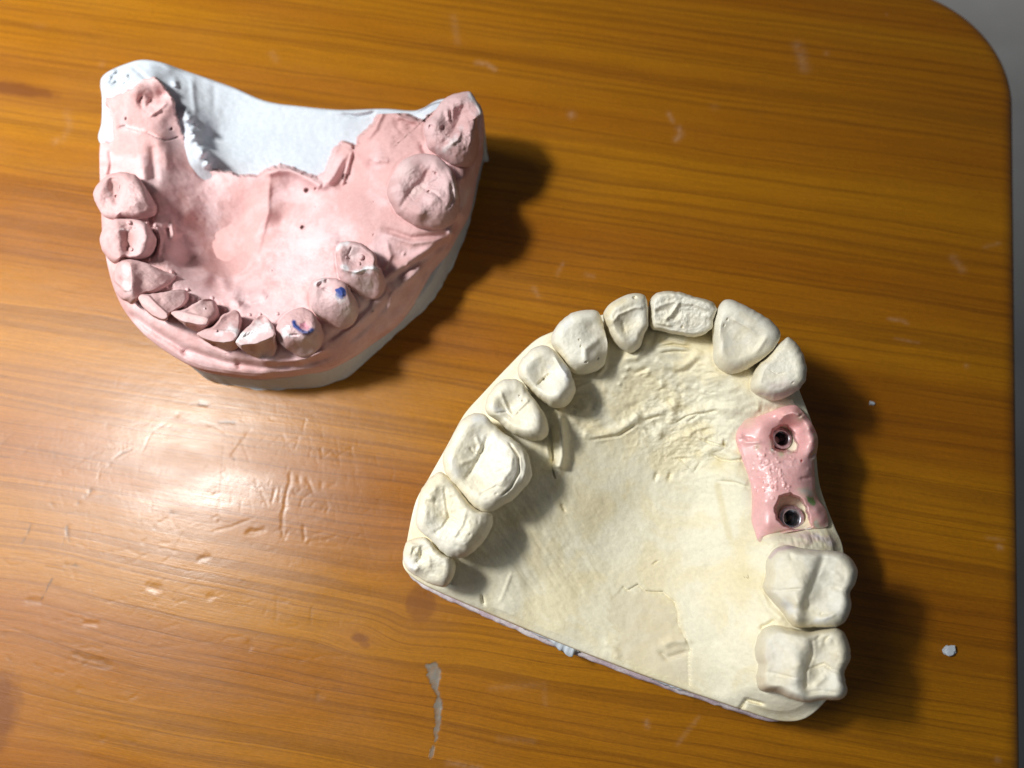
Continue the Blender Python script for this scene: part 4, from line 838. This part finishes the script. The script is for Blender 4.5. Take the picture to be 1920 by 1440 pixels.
P_CTRL = [(a, b, c) for a, b, c in P_OUT[:27]] + zm3([
    (205, 192, 20.4), (232, 178, 21.4), (252, 172, 23.6), (275, 152, 23.0), (297, 152, 23.0), (306, 166, 20.5), (258, 192, 21.0), (272, 212, 20.0), (305, 182, 17.5), (284, 216, 19.8), (312, 193, 20.2), (230, 210, 20.4), (250, 222, 20.2), (318, 225, 16.5), (330, 250, 14.2), (345, 275, 12.6),
    (215, 240, 20.6), (225, 262, 20.8), (255, 262, 21.0), (300, 262, 20.2), (240, 300, 20.6), (275, 310, 21.4), (303, 310, 18.8), (222, 330, 20.4), (205, 290, 18.6), (200, 345, 18.4), (205, 310, 19.6), (190, 420, 18), (196, 470, 18),
    (330, 300, 15.0), (352, 320, 11.0), (385, 335, 8.2), (320, 370, 16.0), (300, 400, 19.0), (295, 360, 20.0), (340, 430, 12.6), (310, 470, 20.6), (370, 470, 8.4), (345, 490, 12.6), (330, 515, 20.2), (375, 400, 8.4), (390, 520, 11.0),
    (430, 345, 8.2), (430, 420, 5.0), (415, 480, 5.0), (462, 400, 5.0), (470, 470, 5.0), (440, 530, 8.0), (400, 530, 10.0), (500, 345, 8.6), (504, 400, 8.6), (487, 455, 6.2), (478, 480, 6.2), (520, 365, 7.6), (525, 420, 6.4), (500, 510, 10.5),
    (520, 325, 9.8), (545, 320, 9.8), (580, 338, 9.8), (600, 350, 9.8), (575, 360, 7.4), (545, 350, 7.4), (565, 425, 8.6), (620, 380, 9.4), (632, 305, 10.5), (648, 280, 10.5), (655, 300, 10.5), (622, 335, 10.5), (655, 330, 9.4), (640, 355, 9.4),
    (690, 262, 17.4), (718, 205, 22.6), (735, 216, 22), (700, 295, 19.2), (745, 245, 20.4), (770, 245, 19.4), (787, 232, 18.6), (730, 305, 19.6), (690, 340, 13.0), (680, 395, 18.6), (715, 400, 20.8), (640, 440, 15.0), (580, 485, 12.5), (610, 480, 17.6), (600, 512, 19.2), (560, 560, 19.6), (525, 555, 18.4), (500, 580, 19.8), (470, 572, 18.6), (440, 560, 17.4), (640, 505, 20.2), (628, 455, 17.6),
    (790, 290, 21.6), (870, 330, 21), (865, 400, 18), (850, 440, 15.8), (800, 440, 20.2), (740, 430, 20.8), (760, 470, 18.4), (815, 475, 14), (835, 445, 15.6), (740, 525, 17.2), (790, 520, 11.4), (720, 575, 14.8), (760, 560, 11), (690, 605, 15), (730, 595, 10.6), (880, 350, 14), (890, 290, 15), (700, 470, 20), (660, 420, 19),
    (640, 628, 16.8), (600, 668, 17.6), (560, 678, 18.4), (500, 680, 19), (440, 668, 19.2), (390, 642, 19.6), (340, 615, 19.6), (290, 600, 19.4), (250, 580, 19), (222, 556, 18.8), (205, 505, 18.4), (650, 655, 11), (690, 630, 9.8), (600, 682, 13), (300, 560, 21), (350, 580, 22), (400, 590, 22), (480, 620, 22), (550, 630, 22), (620, 580, 22), (680, 510, 21.4), (240, 450, 22), (230, 380, 22.4), (260, 530, 21.6), (800, 360, 22.4), (850, 250, 21.6), (830, 320, 22)])
_p = rbf(P_CTRL, 8)
WPOLY = [(150, 278), (183, 274), (187, 268), (205, 268), (218, 263), (214, 240), (206, 205), (198, 187), (227, 175), (247, 169), (270, 150), (290, 147), (299, 155), (316, 172), (324, 190), (330, 215), (340, 245), (349, 270), (362, 284), (373, 300), (378, 312), (386, 322), (410, 320), (420, 324), (452, 332), (485, 333), (504, 320), (525, 313), (541, 316), (561, 323), (582, 332), (597, 337), (611, 323), (623, 298), (628, 284), (644, 269), (657, 273), (663, 280), (673, 273), (677, 259), (684, 250), (705, 232), (717, 203), (722, 193), (744, 213), (761, 217), (782, 225), (797, 228), (808, 212), (826, 186), (830, 150), (830, 40), (120, 40), (120, 278)]
def pink_z(X, Y, R, zr):
    z = _p(X, Y)
    low = smooth(290, 340, Y)
    e = np.clip((R - .975) / .025, 0, 1) * np.maximum(low, smooth(840, 880, X))
    z = z * (1 - e) + zr * e - .7 * (1 - np.sqrt(np.clip(1 - e**2, 0, 1)))
    W = P(X, Y, z); x, y = W[..., 0], W[..., 1]
    z = z + .10 * fbm(x * .22, y * .22, 0, 3, 101) + .05 * fbm(x * .9, y * .9, 0, 4, 102)
    lump = np.exp(-(((X - 345) / 60)**2 + ((Y - 430) / 90)**2)) + np.exp(-(((X - 570) / 70)**2 + ((Y - 520) / 45)**2))
    z = z + .22 * lump * fbm(x * .45, y * .45, 0, 4, 103)
    frac = np.exp(-(((X - 285) / 30)**2 + ((Y - 190) / 28)**2)) + .7 * np.exp(-(((X - 755) / 30)**2 + ((Y - 245) / 35)**2)) + .6 * np.exp(-(((X - 300) / 40)**2 + ((Y - 515) / 60)**2)) * (X > 285)
    return z + .30 * frac * fbm(x * .8, y * .8, 0, 4, 104)
def pink_post(X, Y, Z, R):
    d = sdf(X, Y, WPOLY) + 2.2 * noise(X / 8, Y / 8, 0, 14) + 1.0 * noise(X / 3, Y / 3, 0, 15)
    Z = Z - np.clip(Z - 2.0, 0, None) * smooth(-1, 13, d)
    W = P(X, Y, Z)
    return Z
P_F = [('r', [(500, 326), (525, 319), (545, 321), (565, 329), (585, 340), (603, 351)], 7, 1.0), ('r', [(657, 277), (641, 300), (627, 328), (612, 346)], 8, 1.1), ('r', [(688, 262), (704, 240), (719, 205)], 6, .6), ('r', [(742, 218), (765, 224), (790, 232)], 5, .5), ('v', [(220, 239), (235, 236), (260, 244), (277, 248), (293, 257), (310, 263), (335, 257)], 2.6, .6), ('r', [(222, 243), (240, 243), (262, 249)], 4, .3), ('r', [(282, 217), (298, 206), (313, 190)], 3.5, .5), ('g', [(268, 205), (262, 190), (266, 178)], 4, .5), ('g', [(275, 200), (285, 185)], 3.5, .4), ('s', 321, 242, 3, -.8), ('s', 236, 223, 2.5, -.6),
       ('r', [(262, 290), (268, 320), (270, 340)], 9, .5), ('g', [(285, 270), (288, 310), (290, 340)], 9, .7), ('r', [(310, 280), (315, 320)], 8, .4), ('g', [(207, 280), (210, 310), (204, 345)], 6, .9), ('g', [(372, 320), (385, 332), (400, 330)], 6, 1.0), ('g', [(330, 440), (345, 470), (362, 490)], 14, .8), ('b', 356, 398, 16, .7), ('g', [(312, 425), (316, 448)], 5, 1.0), ('r', [(322, 420), (326, 445)], 4, .6),
       ('r', [(505, 338), (501, 400), (486, 455), (478, 478)], 6, .5), ('v', [(478, 450), (480, 470)], 4, .4), ('r', [(415, 520), (425, 545), (440, 552)], 8, .5), ('r', [(447, 535), (440, 560), (456, 570)], 8, .6), ('g', [(446, 566), (470, 572), (492, 566)], 5, .6), ('r', [(415, 570), (430, 562), (452, 572)], 7, .5), ('r', [(460, 555), (490, 552), (500, 560)], 7, .5),
       ('s', 575, 357, 5, -1.2), ('s', 567, 426, 4, -1.1), ('s', 592, 354, 3, -.7), ('s', 647, 332, 7, -.7), ('r', [(660, 285), (650, 320), (642, 346)], 2.5, .9), ('g', [(668, 290), (690, 318), (700, 300)], 8, .5), ('r', [(700, 305), (715, 300), (730, 302)], 5, .4),
       ('r', [(690, 545), (750, 500), (800, 470), (852, 432)], 8, .7), ('g', [(745, 520), (790, 487), (845, 450)], 6, .7), ('r', [(752, 535), (800, 498), (846, 458)], 6, .6), ('g', [(700, 620), (745, 575), (790, 520), (825, 475)], 11, .9), ('r', [(712, 520), (738, 545), (728, 580)], 6, .5), ('b', 757, 476, 3, .4), ('b', 763, 497, 3.5, .4), ('b', 757, 523, 3, .3), ('r', [(725, 455), (732, 480), (722, 505)], 5, .5),
       ('g', [(238, 585), (290, 622), (345, 655), (420, 678), (490, 688), (560, 686), (620, 668)], 7, 1.0), ('g', [(345, 655), (352, 668)], 7, .8), ('g', [(445, 680), (452, 692)], 6, .7), ('g', [(655, 640), (700, 600), (735, 560)], 8, .7), ('r', [(480, 672), (520, 680), (570, 675), (612, 655)], 4, .5), ('g', [(612, 640), (650, 612), (690, 575), (700, 545)], 6, .6),
       ('g', [(280, 405), (290, 440), (286, 480)], 5, .8), ('r', [(292, 420), (301, 450), (296, 480)], 4, .5), ('g', [(720, 430), (770, 447), (830, 440)], 6, .6), ('r', [(725, 440), (775, 456), (835, 448)], 5, .5), ('g', [(790, 270), (800, 292), (815, 300)], 6, .8), ('r', [(873, 330), (862, 340)], 5, .4), ('g', [(885, 345), (878, 380), (865, 405)], 4, .6)]
for x_, y_, r_, h_ in [(322, 511, 4.5, 1.2), (312, 537, 4.5, 1.2), (352, 543, 3.5, .9), (345, 576, 5.5, 1.4), (300, 549, 3.5, .8), (355, 551, 3, .7), (293, 546, 3, .7), (398, 558, 4, .8), (290, 423, 4, 1), (285, 430, 5, 1), (279, 486, 4, .9), (276, 418, 4, .8), (488, 589, 3, .7), (478, 598, 3, .6), (292, 435, 3.5, .8), (365, 571, 4, .8), (372, 563, 5, .9), (420, 580, 5, .9), (468, 590, 4, .6), (520, 588, 4, .6), (700, 585, 3, .5), (366, 594, 6, 1.3), (410, 600, 7, 1.2), (425, 610, 6, 1.0), (360, 560, 5, .9), (300, 520, 4, .8), (405, 585, 5, 1)]:
    P_F.append(('s', x_, y_, r_ * .85, h_ * .6))
for i in range(12):
    P_F.append(('s', rng.uniform(210, 860), rng.uniform(270, 690), rng.uniform(1.3, 2.4), rng.choice([-.35, -.25, .3])))
LIL = (.74, .62, .64)
P_T = [('dust', [(560, 470), (585, 450), (600, 440)], 34, LIL, .6), ('dust', [(530, 500), (560, 515), (600, 505)], 34, LIL, .5), ('dust', [(480, 530), (455, 545)], 20, LIL, .35), ('dust', [(395, 400), (400, 425)], 18, LIL, .4), ('dust', [(335, 480), (350, 520)], 24, (.52, .36, .34), .35), ('soft', (300, 330), 26, (.50, .31, .29), .3), ('dust', [(235, 238), (260, 246)], 6, (.78, .64, .62), .7), ('dust', [(565, 545), (520, 550)], 16, (.74, .52, .42), .35), ('dust', [(640, 440), (600, 400)], 30, LIL, .25), ('soft', (575, 357), 6, (.28, .11, .09), .8), ('soft', (567, 427), 4, (.22, .08, .07), .8), ('soft', (648, 333), 9, (.33, .13, .11), .7), ('soft', (320, 243), 3.5, (.2, .08, .07), .8),  # small dark spots are shade painted into the holes
       ('line', [(277, 250), (293, 258), (310, 264), (334, 257)], 2.4, (.22, .09, .08), .7), ('dust', [(880, 355), (868, 385)], 5, WHITE, .45), ('line', [(840, 478), (790, 546), (760, 590)], 4, (.80, .60, .54), .4), ('dust', [(270, 152), (298, 150)], 7, (.78, .58, .54), .5), ('soft', (690, 560), 40, (.66, .40, .32), .35), ('soft', (780, 520), 30, (.66, .42, .34), .3)]  # the dark line is shade painted along the crack
def pink_foot(W):
    n = out_normals(W); z = W[:, 2]
    low = np.where(z > 11.5, np.minimum(9.2, z - 1.5), np.minimum(z - 1.0, 7))
    return [np.column_stack([W[:, :2] + n * .02, z - .45]), np.column_stack([W[:, :2] - n * .02, np.maximum(z * .5 + low * .5, low)]), np.column_stack([W[:, :2] - n * .15, low])]

TP = lambda *a, **k: make_tooth(pink, pink_o, M_PINKT, _p, *a, low=True, **k)
TP([(811, 215), (828, 190), (846, 178), (865, 173), (882, 172), (894, 190), (905, 211), (894, 223), (897, 248), (898, 273), (892, 298), (878, 313), (857, 313), (836, 303), (817, 290), (803, 278), (797, 257), (795, 236)], 31.5, 20.5,
   [(810, 250, -.2), (820, 228, -.2), (842, 196, -.2), (862, 185, .2), (880, 182, .3), (892, 200, .2), (890, 225, -.2), (884, 255, -1.0), (886, 280, -2.6), (866, 298, -3.2), (842, 285, -1.8), (822, 278, -1.0), (852, 240, -1.7), (865, 215, -1.6), (862, 255, -.5), (848, 268, -.6), (835, 240, -1.0)],
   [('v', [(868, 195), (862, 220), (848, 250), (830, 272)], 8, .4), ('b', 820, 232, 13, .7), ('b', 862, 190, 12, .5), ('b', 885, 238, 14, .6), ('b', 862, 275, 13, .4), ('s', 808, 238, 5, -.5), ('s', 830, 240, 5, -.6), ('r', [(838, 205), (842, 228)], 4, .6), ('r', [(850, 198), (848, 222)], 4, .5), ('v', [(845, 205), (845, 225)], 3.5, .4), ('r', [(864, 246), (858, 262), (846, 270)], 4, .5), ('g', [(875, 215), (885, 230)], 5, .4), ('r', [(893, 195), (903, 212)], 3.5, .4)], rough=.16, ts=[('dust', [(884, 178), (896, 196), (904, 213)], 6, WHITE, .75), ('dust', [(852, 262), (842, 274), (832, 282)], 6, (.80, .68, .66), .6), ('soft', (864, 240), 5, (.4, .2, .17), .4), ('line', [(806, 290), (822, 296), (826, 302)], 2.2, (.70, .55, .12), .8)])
TP([(725, 360), (735, 330), (750, 305), (775, 290), (805, 288), (830, 300), (850, 325), (860, 355), (862, 380), (855, 410), (840, 425), (810, 430), (780, 425), (755, 410), (740, 395)], 31.5, 20.5,
   [(738, 360, -.4), (748, 330, -.1), (770, 308, 0), (795, 302, -.1), (822, 312, -.2), (843, 335, .1), (850, 360, .0), (848, 385, -.6), (775, 335, -.5), (800, 330, -1.1), (790, 350, -1.5), (820, 345, -.5), (760, 370, -.8), (775, 375, -1.2), (800, 368, -.4), (820, 370, -.2), (790, 395, -.5), (765, 395, -1.4), (820, 400, -1.2), (800, 412, -2.2), (840, 405, -2.0)],
   [('v', [(812, 308), (800, 325), (795, 340), (775, 352), (762, 372), (750, 392)], 7, .4), ('v', [(792, 352), (815, 362), (832, 376)], 4.5, .3), ('r', [(798, 342), (820, 330)], 5, .25), ('b', 766, 316, 17, .8), ('b', 842, 338, 15, .7), ('b', 814, 372, 13, .6), ('b', 785, 398, 15, .6), ('b', 752, 352, 13, .5), ('b', 815, 312, 12, .5), ('s', 804, 360, 3.5, -.6), ('s', 817, 325, 2.5, -.4), ('s', 812, 322, 2, -.3), ('r', [(840, 318), (852, 342), (855, 368)], 3.5, .3), ('g', [(846, 345), (850, 375), (840, 390)], 3, .35)], rough=.12, q0=.56,
   ts=[('dust', [(852, 348), (855, 368)], 4, (.80, .70, .68), .6), ('soft', (760, 318), 20, (.50, .32, .30), .45), ('dust', [(775, 360), (795, 350)], 8, (.70, .40, .34), .5)])
TP([(629, 471), (633, 459), (644, 453), (664, 453), (680, 458), (696, 469), (706, 482), (707, 496), (716, 507), (721, 524), (721, 542), (711, 556), (698, 561), (684, 559), (669, 549), (656, 540), (640, 529), (633, 509)], 30, 20.5,
   [(638, 470, .1), (646, 461, .2), (665, 460, .3), (684, 466, .3), (698, 480, .2), (701, 494, .2), (655, 478, -.9), (672, 474, -1.1), (688, 486, -.8), (665, 492, -1.0), (685, 500, -.4), (645, 498, .1), (675, 505, .1), (700, 505, .3), (650, 515, -.8), (690, 518, -1.4), (710, 525, -2.6), (680, 535, -3.4), (700, 545, -5.5), (660, 528, -2.0)],
   [('s', 677, 482, 6, .7), ('s', 673, 494, 3.5, .5), ('v', [(652, 478), (660, 462)], 3, .4), ('r', [(640, 502), (648, 506), (668, 510), (690, 502), (703, 503)], 3.5, .45), ('b', 655, 484, 5, -.4), ('s', 650, 482, 2, .3)], rough=.09, q0=.74,
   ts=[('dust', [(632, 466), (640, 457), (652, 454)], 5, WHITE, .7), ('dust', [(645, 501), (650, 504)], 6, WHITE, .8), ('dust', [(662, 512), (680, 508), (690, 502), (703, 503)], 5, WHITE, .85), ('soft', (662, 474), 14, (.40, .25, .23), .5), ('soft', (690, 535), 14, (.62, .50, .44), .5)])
TP([(581, 553), (586, 536), (598, 523), (613, 521), (633, 523), (649, 533), (660, 549), (667, 562), (671, 580), (669, 598), (658, 611), (642, 617), (627, 613), (613, 604), (601, 598), (589, 587), (582, 571)], 31, 20.8,
   [(590, 550, -.7), (600, 532, -.5), (615, 530, -.7), (640, 543, .1), (628, 534, -.3), (652, 556, -.6), (605, 548, -1.1), (622, 550, -.4), (598, 570, -1.6), (625, 572, -1.4), (648, 575, -2.0), (660, 582, -3.4), (612, 590, -3.2), (640, 598, -4.8), (660, 600, -6)],
   [('s', 600, 534, 6, -.6), ('s', 612, 527, 4, -.5), ('r', [(590, 532), (604, 524)], 3, .3), ('v', [(618, 548), (605, 540)], 4, .3), ('r', [(632, 538), (640, 546), (642, 556)], 4, .3)], rough=.06, q0=.66,
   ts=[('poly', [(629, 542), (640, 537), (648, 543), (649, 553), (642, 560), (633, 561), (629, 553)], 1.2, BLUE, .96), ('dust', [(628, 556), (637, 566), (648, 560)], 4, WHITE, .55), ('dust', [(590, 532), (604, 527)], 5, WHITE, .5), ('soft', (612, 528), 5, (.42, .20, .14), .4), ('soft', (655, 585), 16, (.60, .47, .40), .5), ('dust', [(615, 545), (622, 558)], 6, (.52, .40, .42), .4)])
TP([(517, 620), (522, 604), (536, 589), (551, 580), (569, 577), (584, 584), (594, 598), (602, 611), (607, 629), (602, 647), (593, 660), (578, 667), (562, 669), (549, 662), (536, 653), (522, 638)], 31.5, 21,
   [(527, 622, -1.0), (540, 600, -.5), (555, 590, -.6), (575, 590, -.8), (590, 602, -.6), (552, 608, 0), (568, 617, .0), (583, 620, -.3), (595, 620, -1.2), (540, 622, -.3), (558, 625, -.3), (545, 640, -1.8), (570, 635, -1.2), (590, 640, -3.6), (560, 652, -4.4), (578, 655, -5.6)],
   [('r', [(548, 604), (556, 614), (568, 624), (580, 624)], 3, .35), ('b', 572, 610, 7, -.5), ('v', [(545, 628), (560, 628)], 3, .4), ('r', [(528, 612), (540, 610), (546, 612)], 3, .25)], rough=.09, q0=.66,
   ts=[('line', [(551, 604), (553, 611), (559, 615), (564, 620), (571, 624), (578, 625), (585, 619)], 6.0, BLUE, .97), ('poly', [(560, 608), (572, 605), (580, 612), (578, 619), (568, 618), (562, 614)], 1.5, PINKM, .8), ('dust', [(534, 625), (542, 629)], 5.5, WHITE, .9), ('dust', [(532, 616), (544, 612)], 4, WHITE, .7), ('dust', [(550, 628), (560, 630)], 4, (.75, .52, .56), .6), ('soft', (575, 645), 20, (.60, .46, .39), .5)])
TP([(441, 642), (447, 630), (462, 615), (479, 598), (491, 591), (504, 600), (516, 617), (519, 648), (512, 665), (493, 673), (472, 667), (456, 657)], 32.2, 21.2,
   [(450, 641, 0), (480, 634, 0), (508, 624, 0), (452, 647, -.15), (482, 643, -.1), (511, 632, -.2), (470, 656, -3.4), (492, 663, -5.6), (512, 652, -3.8), (465, 624, -.4), (485, 616, -.7), (503, 612, -.7), (478, 606, -1.5), (492, 599, -2.2), (515, 640, -1.4)],
   [('p', [(441, 642), (447, 635), (470, 630), (500, 622), (514, 617), (518, 628), (500, 638), (478, 646), (452, 648)], 2.2, 32.3), ('g', [(455, 632), (480, 622), (505, 612)], 3, .3)] + [('r', [(454 + 7 * i, 632 - 2.4 * i), (462 + 7 * i, 622 - 1.8 * i)], 2.2, .3) for i in range(7)], rough=.05, q0=.8, dzk=1.15, c=4,
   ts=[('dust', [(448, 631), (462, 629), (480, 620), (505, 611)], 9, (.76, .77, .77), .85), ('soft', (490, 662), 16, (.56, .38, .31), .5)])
TP([(369, 628), (378, 620), (398, 612), (410, 600), (418, 590), (441, 582), (452, 594), (453, 610), (449, 628), (447, 650), (430, 658), (408, 652), (385, 640)], 32, 21.2,
   [(375, 627, 0), (400, 624, 0), (428, 623, 0), (443, 630, 0), (378, 632, -.15), (405, 635, -.1), (432, 640, -.1), (400, 644, -3.2), (428, 652, -5), (443, 646, -3), (412, 614, -.6), (438, 614, -.7), (425, 600, -1.6), (443, 595, -2.2)],
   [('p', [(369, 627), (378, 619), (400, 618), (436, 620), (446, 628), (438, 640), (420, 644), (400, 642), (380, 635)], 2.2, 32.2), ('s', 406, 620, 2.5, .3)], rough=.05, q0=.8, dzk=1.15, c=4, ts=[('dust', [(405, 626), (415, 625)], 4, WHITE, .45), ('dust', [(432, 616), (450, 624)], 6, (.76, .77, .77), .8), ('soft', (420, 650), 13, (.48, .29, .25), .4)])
TP([(321, 588), (327, 583), (345, 580), (365, 568), (383, 561), (400, 563), (408, 575), (412, 590), (404, 609), (390, 615), (375, 622), (355, 615), (335, 600)], 32.4, 21.4,
   [(326, 590, 0), (345, 590, 0), (370, 595, 0), (388, 601, 0), (330, 596, -.1), (350, 602, -.1), (380, 607, -.1), (360, 611, -2.8), (376, 618, -4.6), (392, 611, -2.6), (355, 582, -.6), (375, 575, -1.4), (390, 568, -2.6), (398, 585, -1.6), (404, 575, -3), (380, 588, -.7)],
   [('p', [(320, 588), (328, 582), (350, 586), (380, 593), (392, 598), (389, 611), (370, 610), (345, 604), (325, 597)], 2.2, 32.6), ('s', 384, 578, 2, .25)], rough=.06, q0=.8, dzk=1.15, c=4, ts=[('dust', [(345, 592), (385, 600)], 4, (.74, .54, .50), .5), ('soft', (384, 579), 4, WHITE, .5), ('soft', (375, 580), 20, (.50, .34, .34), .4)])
TP([(259, 559), (266, 552), (280, 551), (300, 549), (318, 545), (345, 543), (354, 552), (350, 570), (330, 584), (316, 592), (314, 600), (300, 600), (282, 590), (268, 575)], 32.2, 21,
   [(265, 560, 0), (278, 570, 0), (296, 583, 0), (310, 594, 0), (270, 566, -.1), (288, 582, -.2), (304, 596, -.3), (278, 556, -.4), (300, 566, -.9), (318, 580, -1.2), (312, 556, -1.3), (332, 552, -2.6), (346, 552, -3.6), (335, 572, -2.4), (285, 590, -2.2)],
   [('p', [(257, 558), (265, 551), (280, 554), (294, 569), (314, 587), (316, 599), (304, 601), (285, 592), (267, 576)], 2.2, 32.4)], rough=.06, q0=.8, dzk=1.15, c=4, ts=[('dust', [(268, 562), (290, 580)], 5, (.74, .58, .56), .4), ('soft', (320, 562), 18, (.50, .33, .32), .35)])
TP([(216, 505), (222, 492), (236, 487), (250, 487), (270, 492), (292, 501), (316, 511), (330, 516), (324, 528), (312, 538), (293, 549), (275, 553), (262, 560), (250, 570), (236, 565), (222, 555), (212, 537), (210, 520)], 31.4, 20.4,
   [(228, 500, 0), (240, 498, .2), (244, 515, .1), (245, 535, 0), (247, 548, -.4), (224, 515, -.5), (226, 535, -.8), (230, 552, -1.2), (258, 502, -.9), (278, 506, -1.8), (300, 512, -3.0), (320, 518, -4.6), (265, 530, -1.7), (285, 535, -2.6), (300, 538, -3.6), (262, 550, -1.6)],
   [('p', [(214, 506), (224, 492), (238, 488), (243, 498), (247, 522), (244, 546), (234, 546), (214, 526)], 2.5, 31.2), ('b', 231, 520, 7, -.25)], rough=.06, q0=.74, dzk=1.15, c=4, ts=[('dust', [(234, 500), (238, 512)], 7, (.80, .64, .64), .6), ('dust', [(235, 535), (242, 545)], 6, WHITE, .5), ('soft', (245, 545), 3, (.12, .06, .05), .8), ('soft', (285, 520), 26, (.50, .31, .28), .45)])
TP([(204, 417), (216, 411), (233, 410), (254, 411), (272, 417), (281, 427), (293, 446), (293, 463), (283, 478), (266, 486), (243, 487), (229, 486), (216, 495), (202, 484), (191, 469), (187, 452), (189, 438), (195, 425)], 29.6, 20.4,
   [(205, 432, -.2), (200, 455, -.2), (212, 470, -.2), (224, 428, -.2), (226, 455, .0), (226, 474, -.1), (240, 422, -1.2), (240, 445, -1.7), (242, 468, -1.7), (258, 424, -.7), (272, 430, .0), (274, 452, .1), (262, 472, -.1), (250, 480, -.5), (286, 452, -2.0), (280, 470, -1.8)],
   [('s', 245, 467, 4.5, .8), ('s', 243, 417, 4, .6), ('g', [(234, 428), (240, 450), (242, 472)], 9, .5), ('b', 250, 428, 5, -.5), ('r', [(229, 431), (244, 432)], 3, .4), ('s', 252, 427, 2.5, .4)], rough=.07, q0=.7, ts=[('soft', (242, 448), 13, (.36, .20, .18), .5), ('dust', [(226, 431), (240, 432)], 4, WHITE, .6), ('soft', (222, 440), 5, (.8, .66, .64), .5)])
TP([(175, 367), (181, 348), (198, 332), (214, 325), (235, 323), (256, 330), (270, 346), (283, 367), (292, 385), (293, 400), (280, 408), (262, 411), (245, 410), (225, 408), (213, 413), (195, 405), (184, 390)], 29.2, 20.6,
   [(186, 365, -.3), (194, 345, -.1), (205, 335, -.4), (212, 352, -1.6), (218, 340, -1.2), (232, 338, .1), (240, 355, .2), (256, 348, -.2), (268, 368, -.5), (280, 390, -2.2), (252, 385, -.3), (236, 380, -.2), (222, 372, -1.0), (205, 378, -.9), (195, 388, -1.0), (215, 396, -1.2), (240, 402, -1.4)],
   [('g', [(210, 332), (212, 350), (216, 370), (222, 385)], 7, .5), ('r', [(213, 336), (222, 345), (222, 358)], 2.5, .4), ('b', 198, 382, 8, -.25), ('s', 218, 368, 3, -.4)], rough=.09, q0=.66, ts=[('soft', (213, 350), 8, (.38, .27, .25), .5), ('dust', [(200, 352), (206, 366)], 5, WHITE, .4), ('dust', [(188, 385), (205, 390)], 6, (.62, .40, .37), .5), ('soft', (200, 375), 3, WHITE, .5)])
P_F += gutters(2.4, .16)
make_sheet('gum_body', pink, pink_o, M_PINK, [(a, b) for a, b, c in P_OUT], [c for a, b, c in P_OUT], (520, 470), pink_z, P_F, 720, 300, pink_foot, P_T, .82, pink_post)

AMB = .07
LAMP = (-161.0, 59.0, 244.0); LAMP_W = 1.18; LAMP_D = 42.0
FILL = (-345.0, 80.0, 400.0); FILL_W = 1.35; FILL_D = 250.0
FLOOR_FILL_W = .6
# ------------------------------------------------------------------ loose chips on the table
def chip(px, py, size, seed, label, rot=0.0, mat=None):
    o = P(px, py, 0)
    c = crumb('plaster_chip', None, (0, 0, 0), mat or M_WHITE, (0, 0, .02), size, seed, rot=rot)
    c.location = [v * S for v in o]; c['label'] = label; c['category'] = 'chip'; c['group'] = 'loose plaster chips'
    return c
chip(1777, 1219, (1.15, .85, .7), 4, 'larger white plaster chip lying right of the cream cast', .2)
chip(1634, 757, (.50, .36, .4), 9, 'tiny white plaster speck beside the upper end of the pink gum insert', -.3)

# ------------------------------------------------------------------ room floor below the table
fl, nt, bs = nodes_of('grey_floor')
v = mm_coords(nt)
nt.links.new(mixc(nt, mrange(nt, tex(nt, v, .012, 4), .3, .7), (.40, .39, .38), (.47, .46, .45)), bs.inputs['Base Color'])
bs.inputs['Roughness'].default_value = .6
g = 3000
floor = make_mesh('floor', [(-g, -g, 0), (g, -g, 0), (g, g, 0), (-g, g, 0)], [(0, 1, 2, 3)], fl)
floor.location = (0, 0, -.72); floor['kind'] = 'structure'

# ------------------------------------------------------------------ light, camera
w = bpy.data.worlds.new('World'); scene.world = w; w.use_nodes = True
w.node_tree.nodes['Background'].inputs[0].default_value = (.85, .92, 1, 1)
w.node_tree.nodes['Background'].inputs[1].default_value = AMB
def lamp(name, loc, target, energy, size, col, shape='DISK', spread=None):
    l = bpy.data.lights.new(name, 'AREA'); l.energy = energy; l.size = size * S; l.shape = shape; l.color = col
    if spread: l.spread = math.radians(spread)
    o = bpy.data.objects.new(name, l); COL.objects.link(o)
    from mathutils import Vector
    L = Vector([v * S for v in loc]); T_ = Vector([v * S for v in target])
    o.location = L; o.rotation_euler = (T_ - L).to_track_quat('-Z', 'Y').to_euler()
    return o
lamp('desk_lamp', LAMP, (-235, 62, 0), LAMP_W, LAMP_D, (1, .98, .945), spread=170)
lamp('soft_lamp', FILL, (-60, 20, 0), FILL_W, FILL_D, (.88, .94, 1))
lamp('floor_fill', (760, 1000, -300), (760, 900, -720), FLOOR_FILL_W, 200, (1, .98, .95))  # added source under table height, brightens only the floor
cam = bpy.data.cameras.new('camera'); co = bpy.data.objects.new('camera', cam); COL.objects.link(co)
co.location = (0, 0, H * S); co.rotation_euler = (TILT, 0, 0)
cam.sensor_width = 36; cam.lens = 36 * F / 1920; cam.clip_start = .002; cam.clip_end = 20
cam.dof.use_dof = True; cam.dof.focus_distance = .118; cam.dof.aperture_fstop = 13
scene.camera = co
scene.view_settings.view_transform = 'Standard'; scene.view_settings.look = 'None'
scene.view_settings.exposure = 0; scene.view_settings.gamma = 1
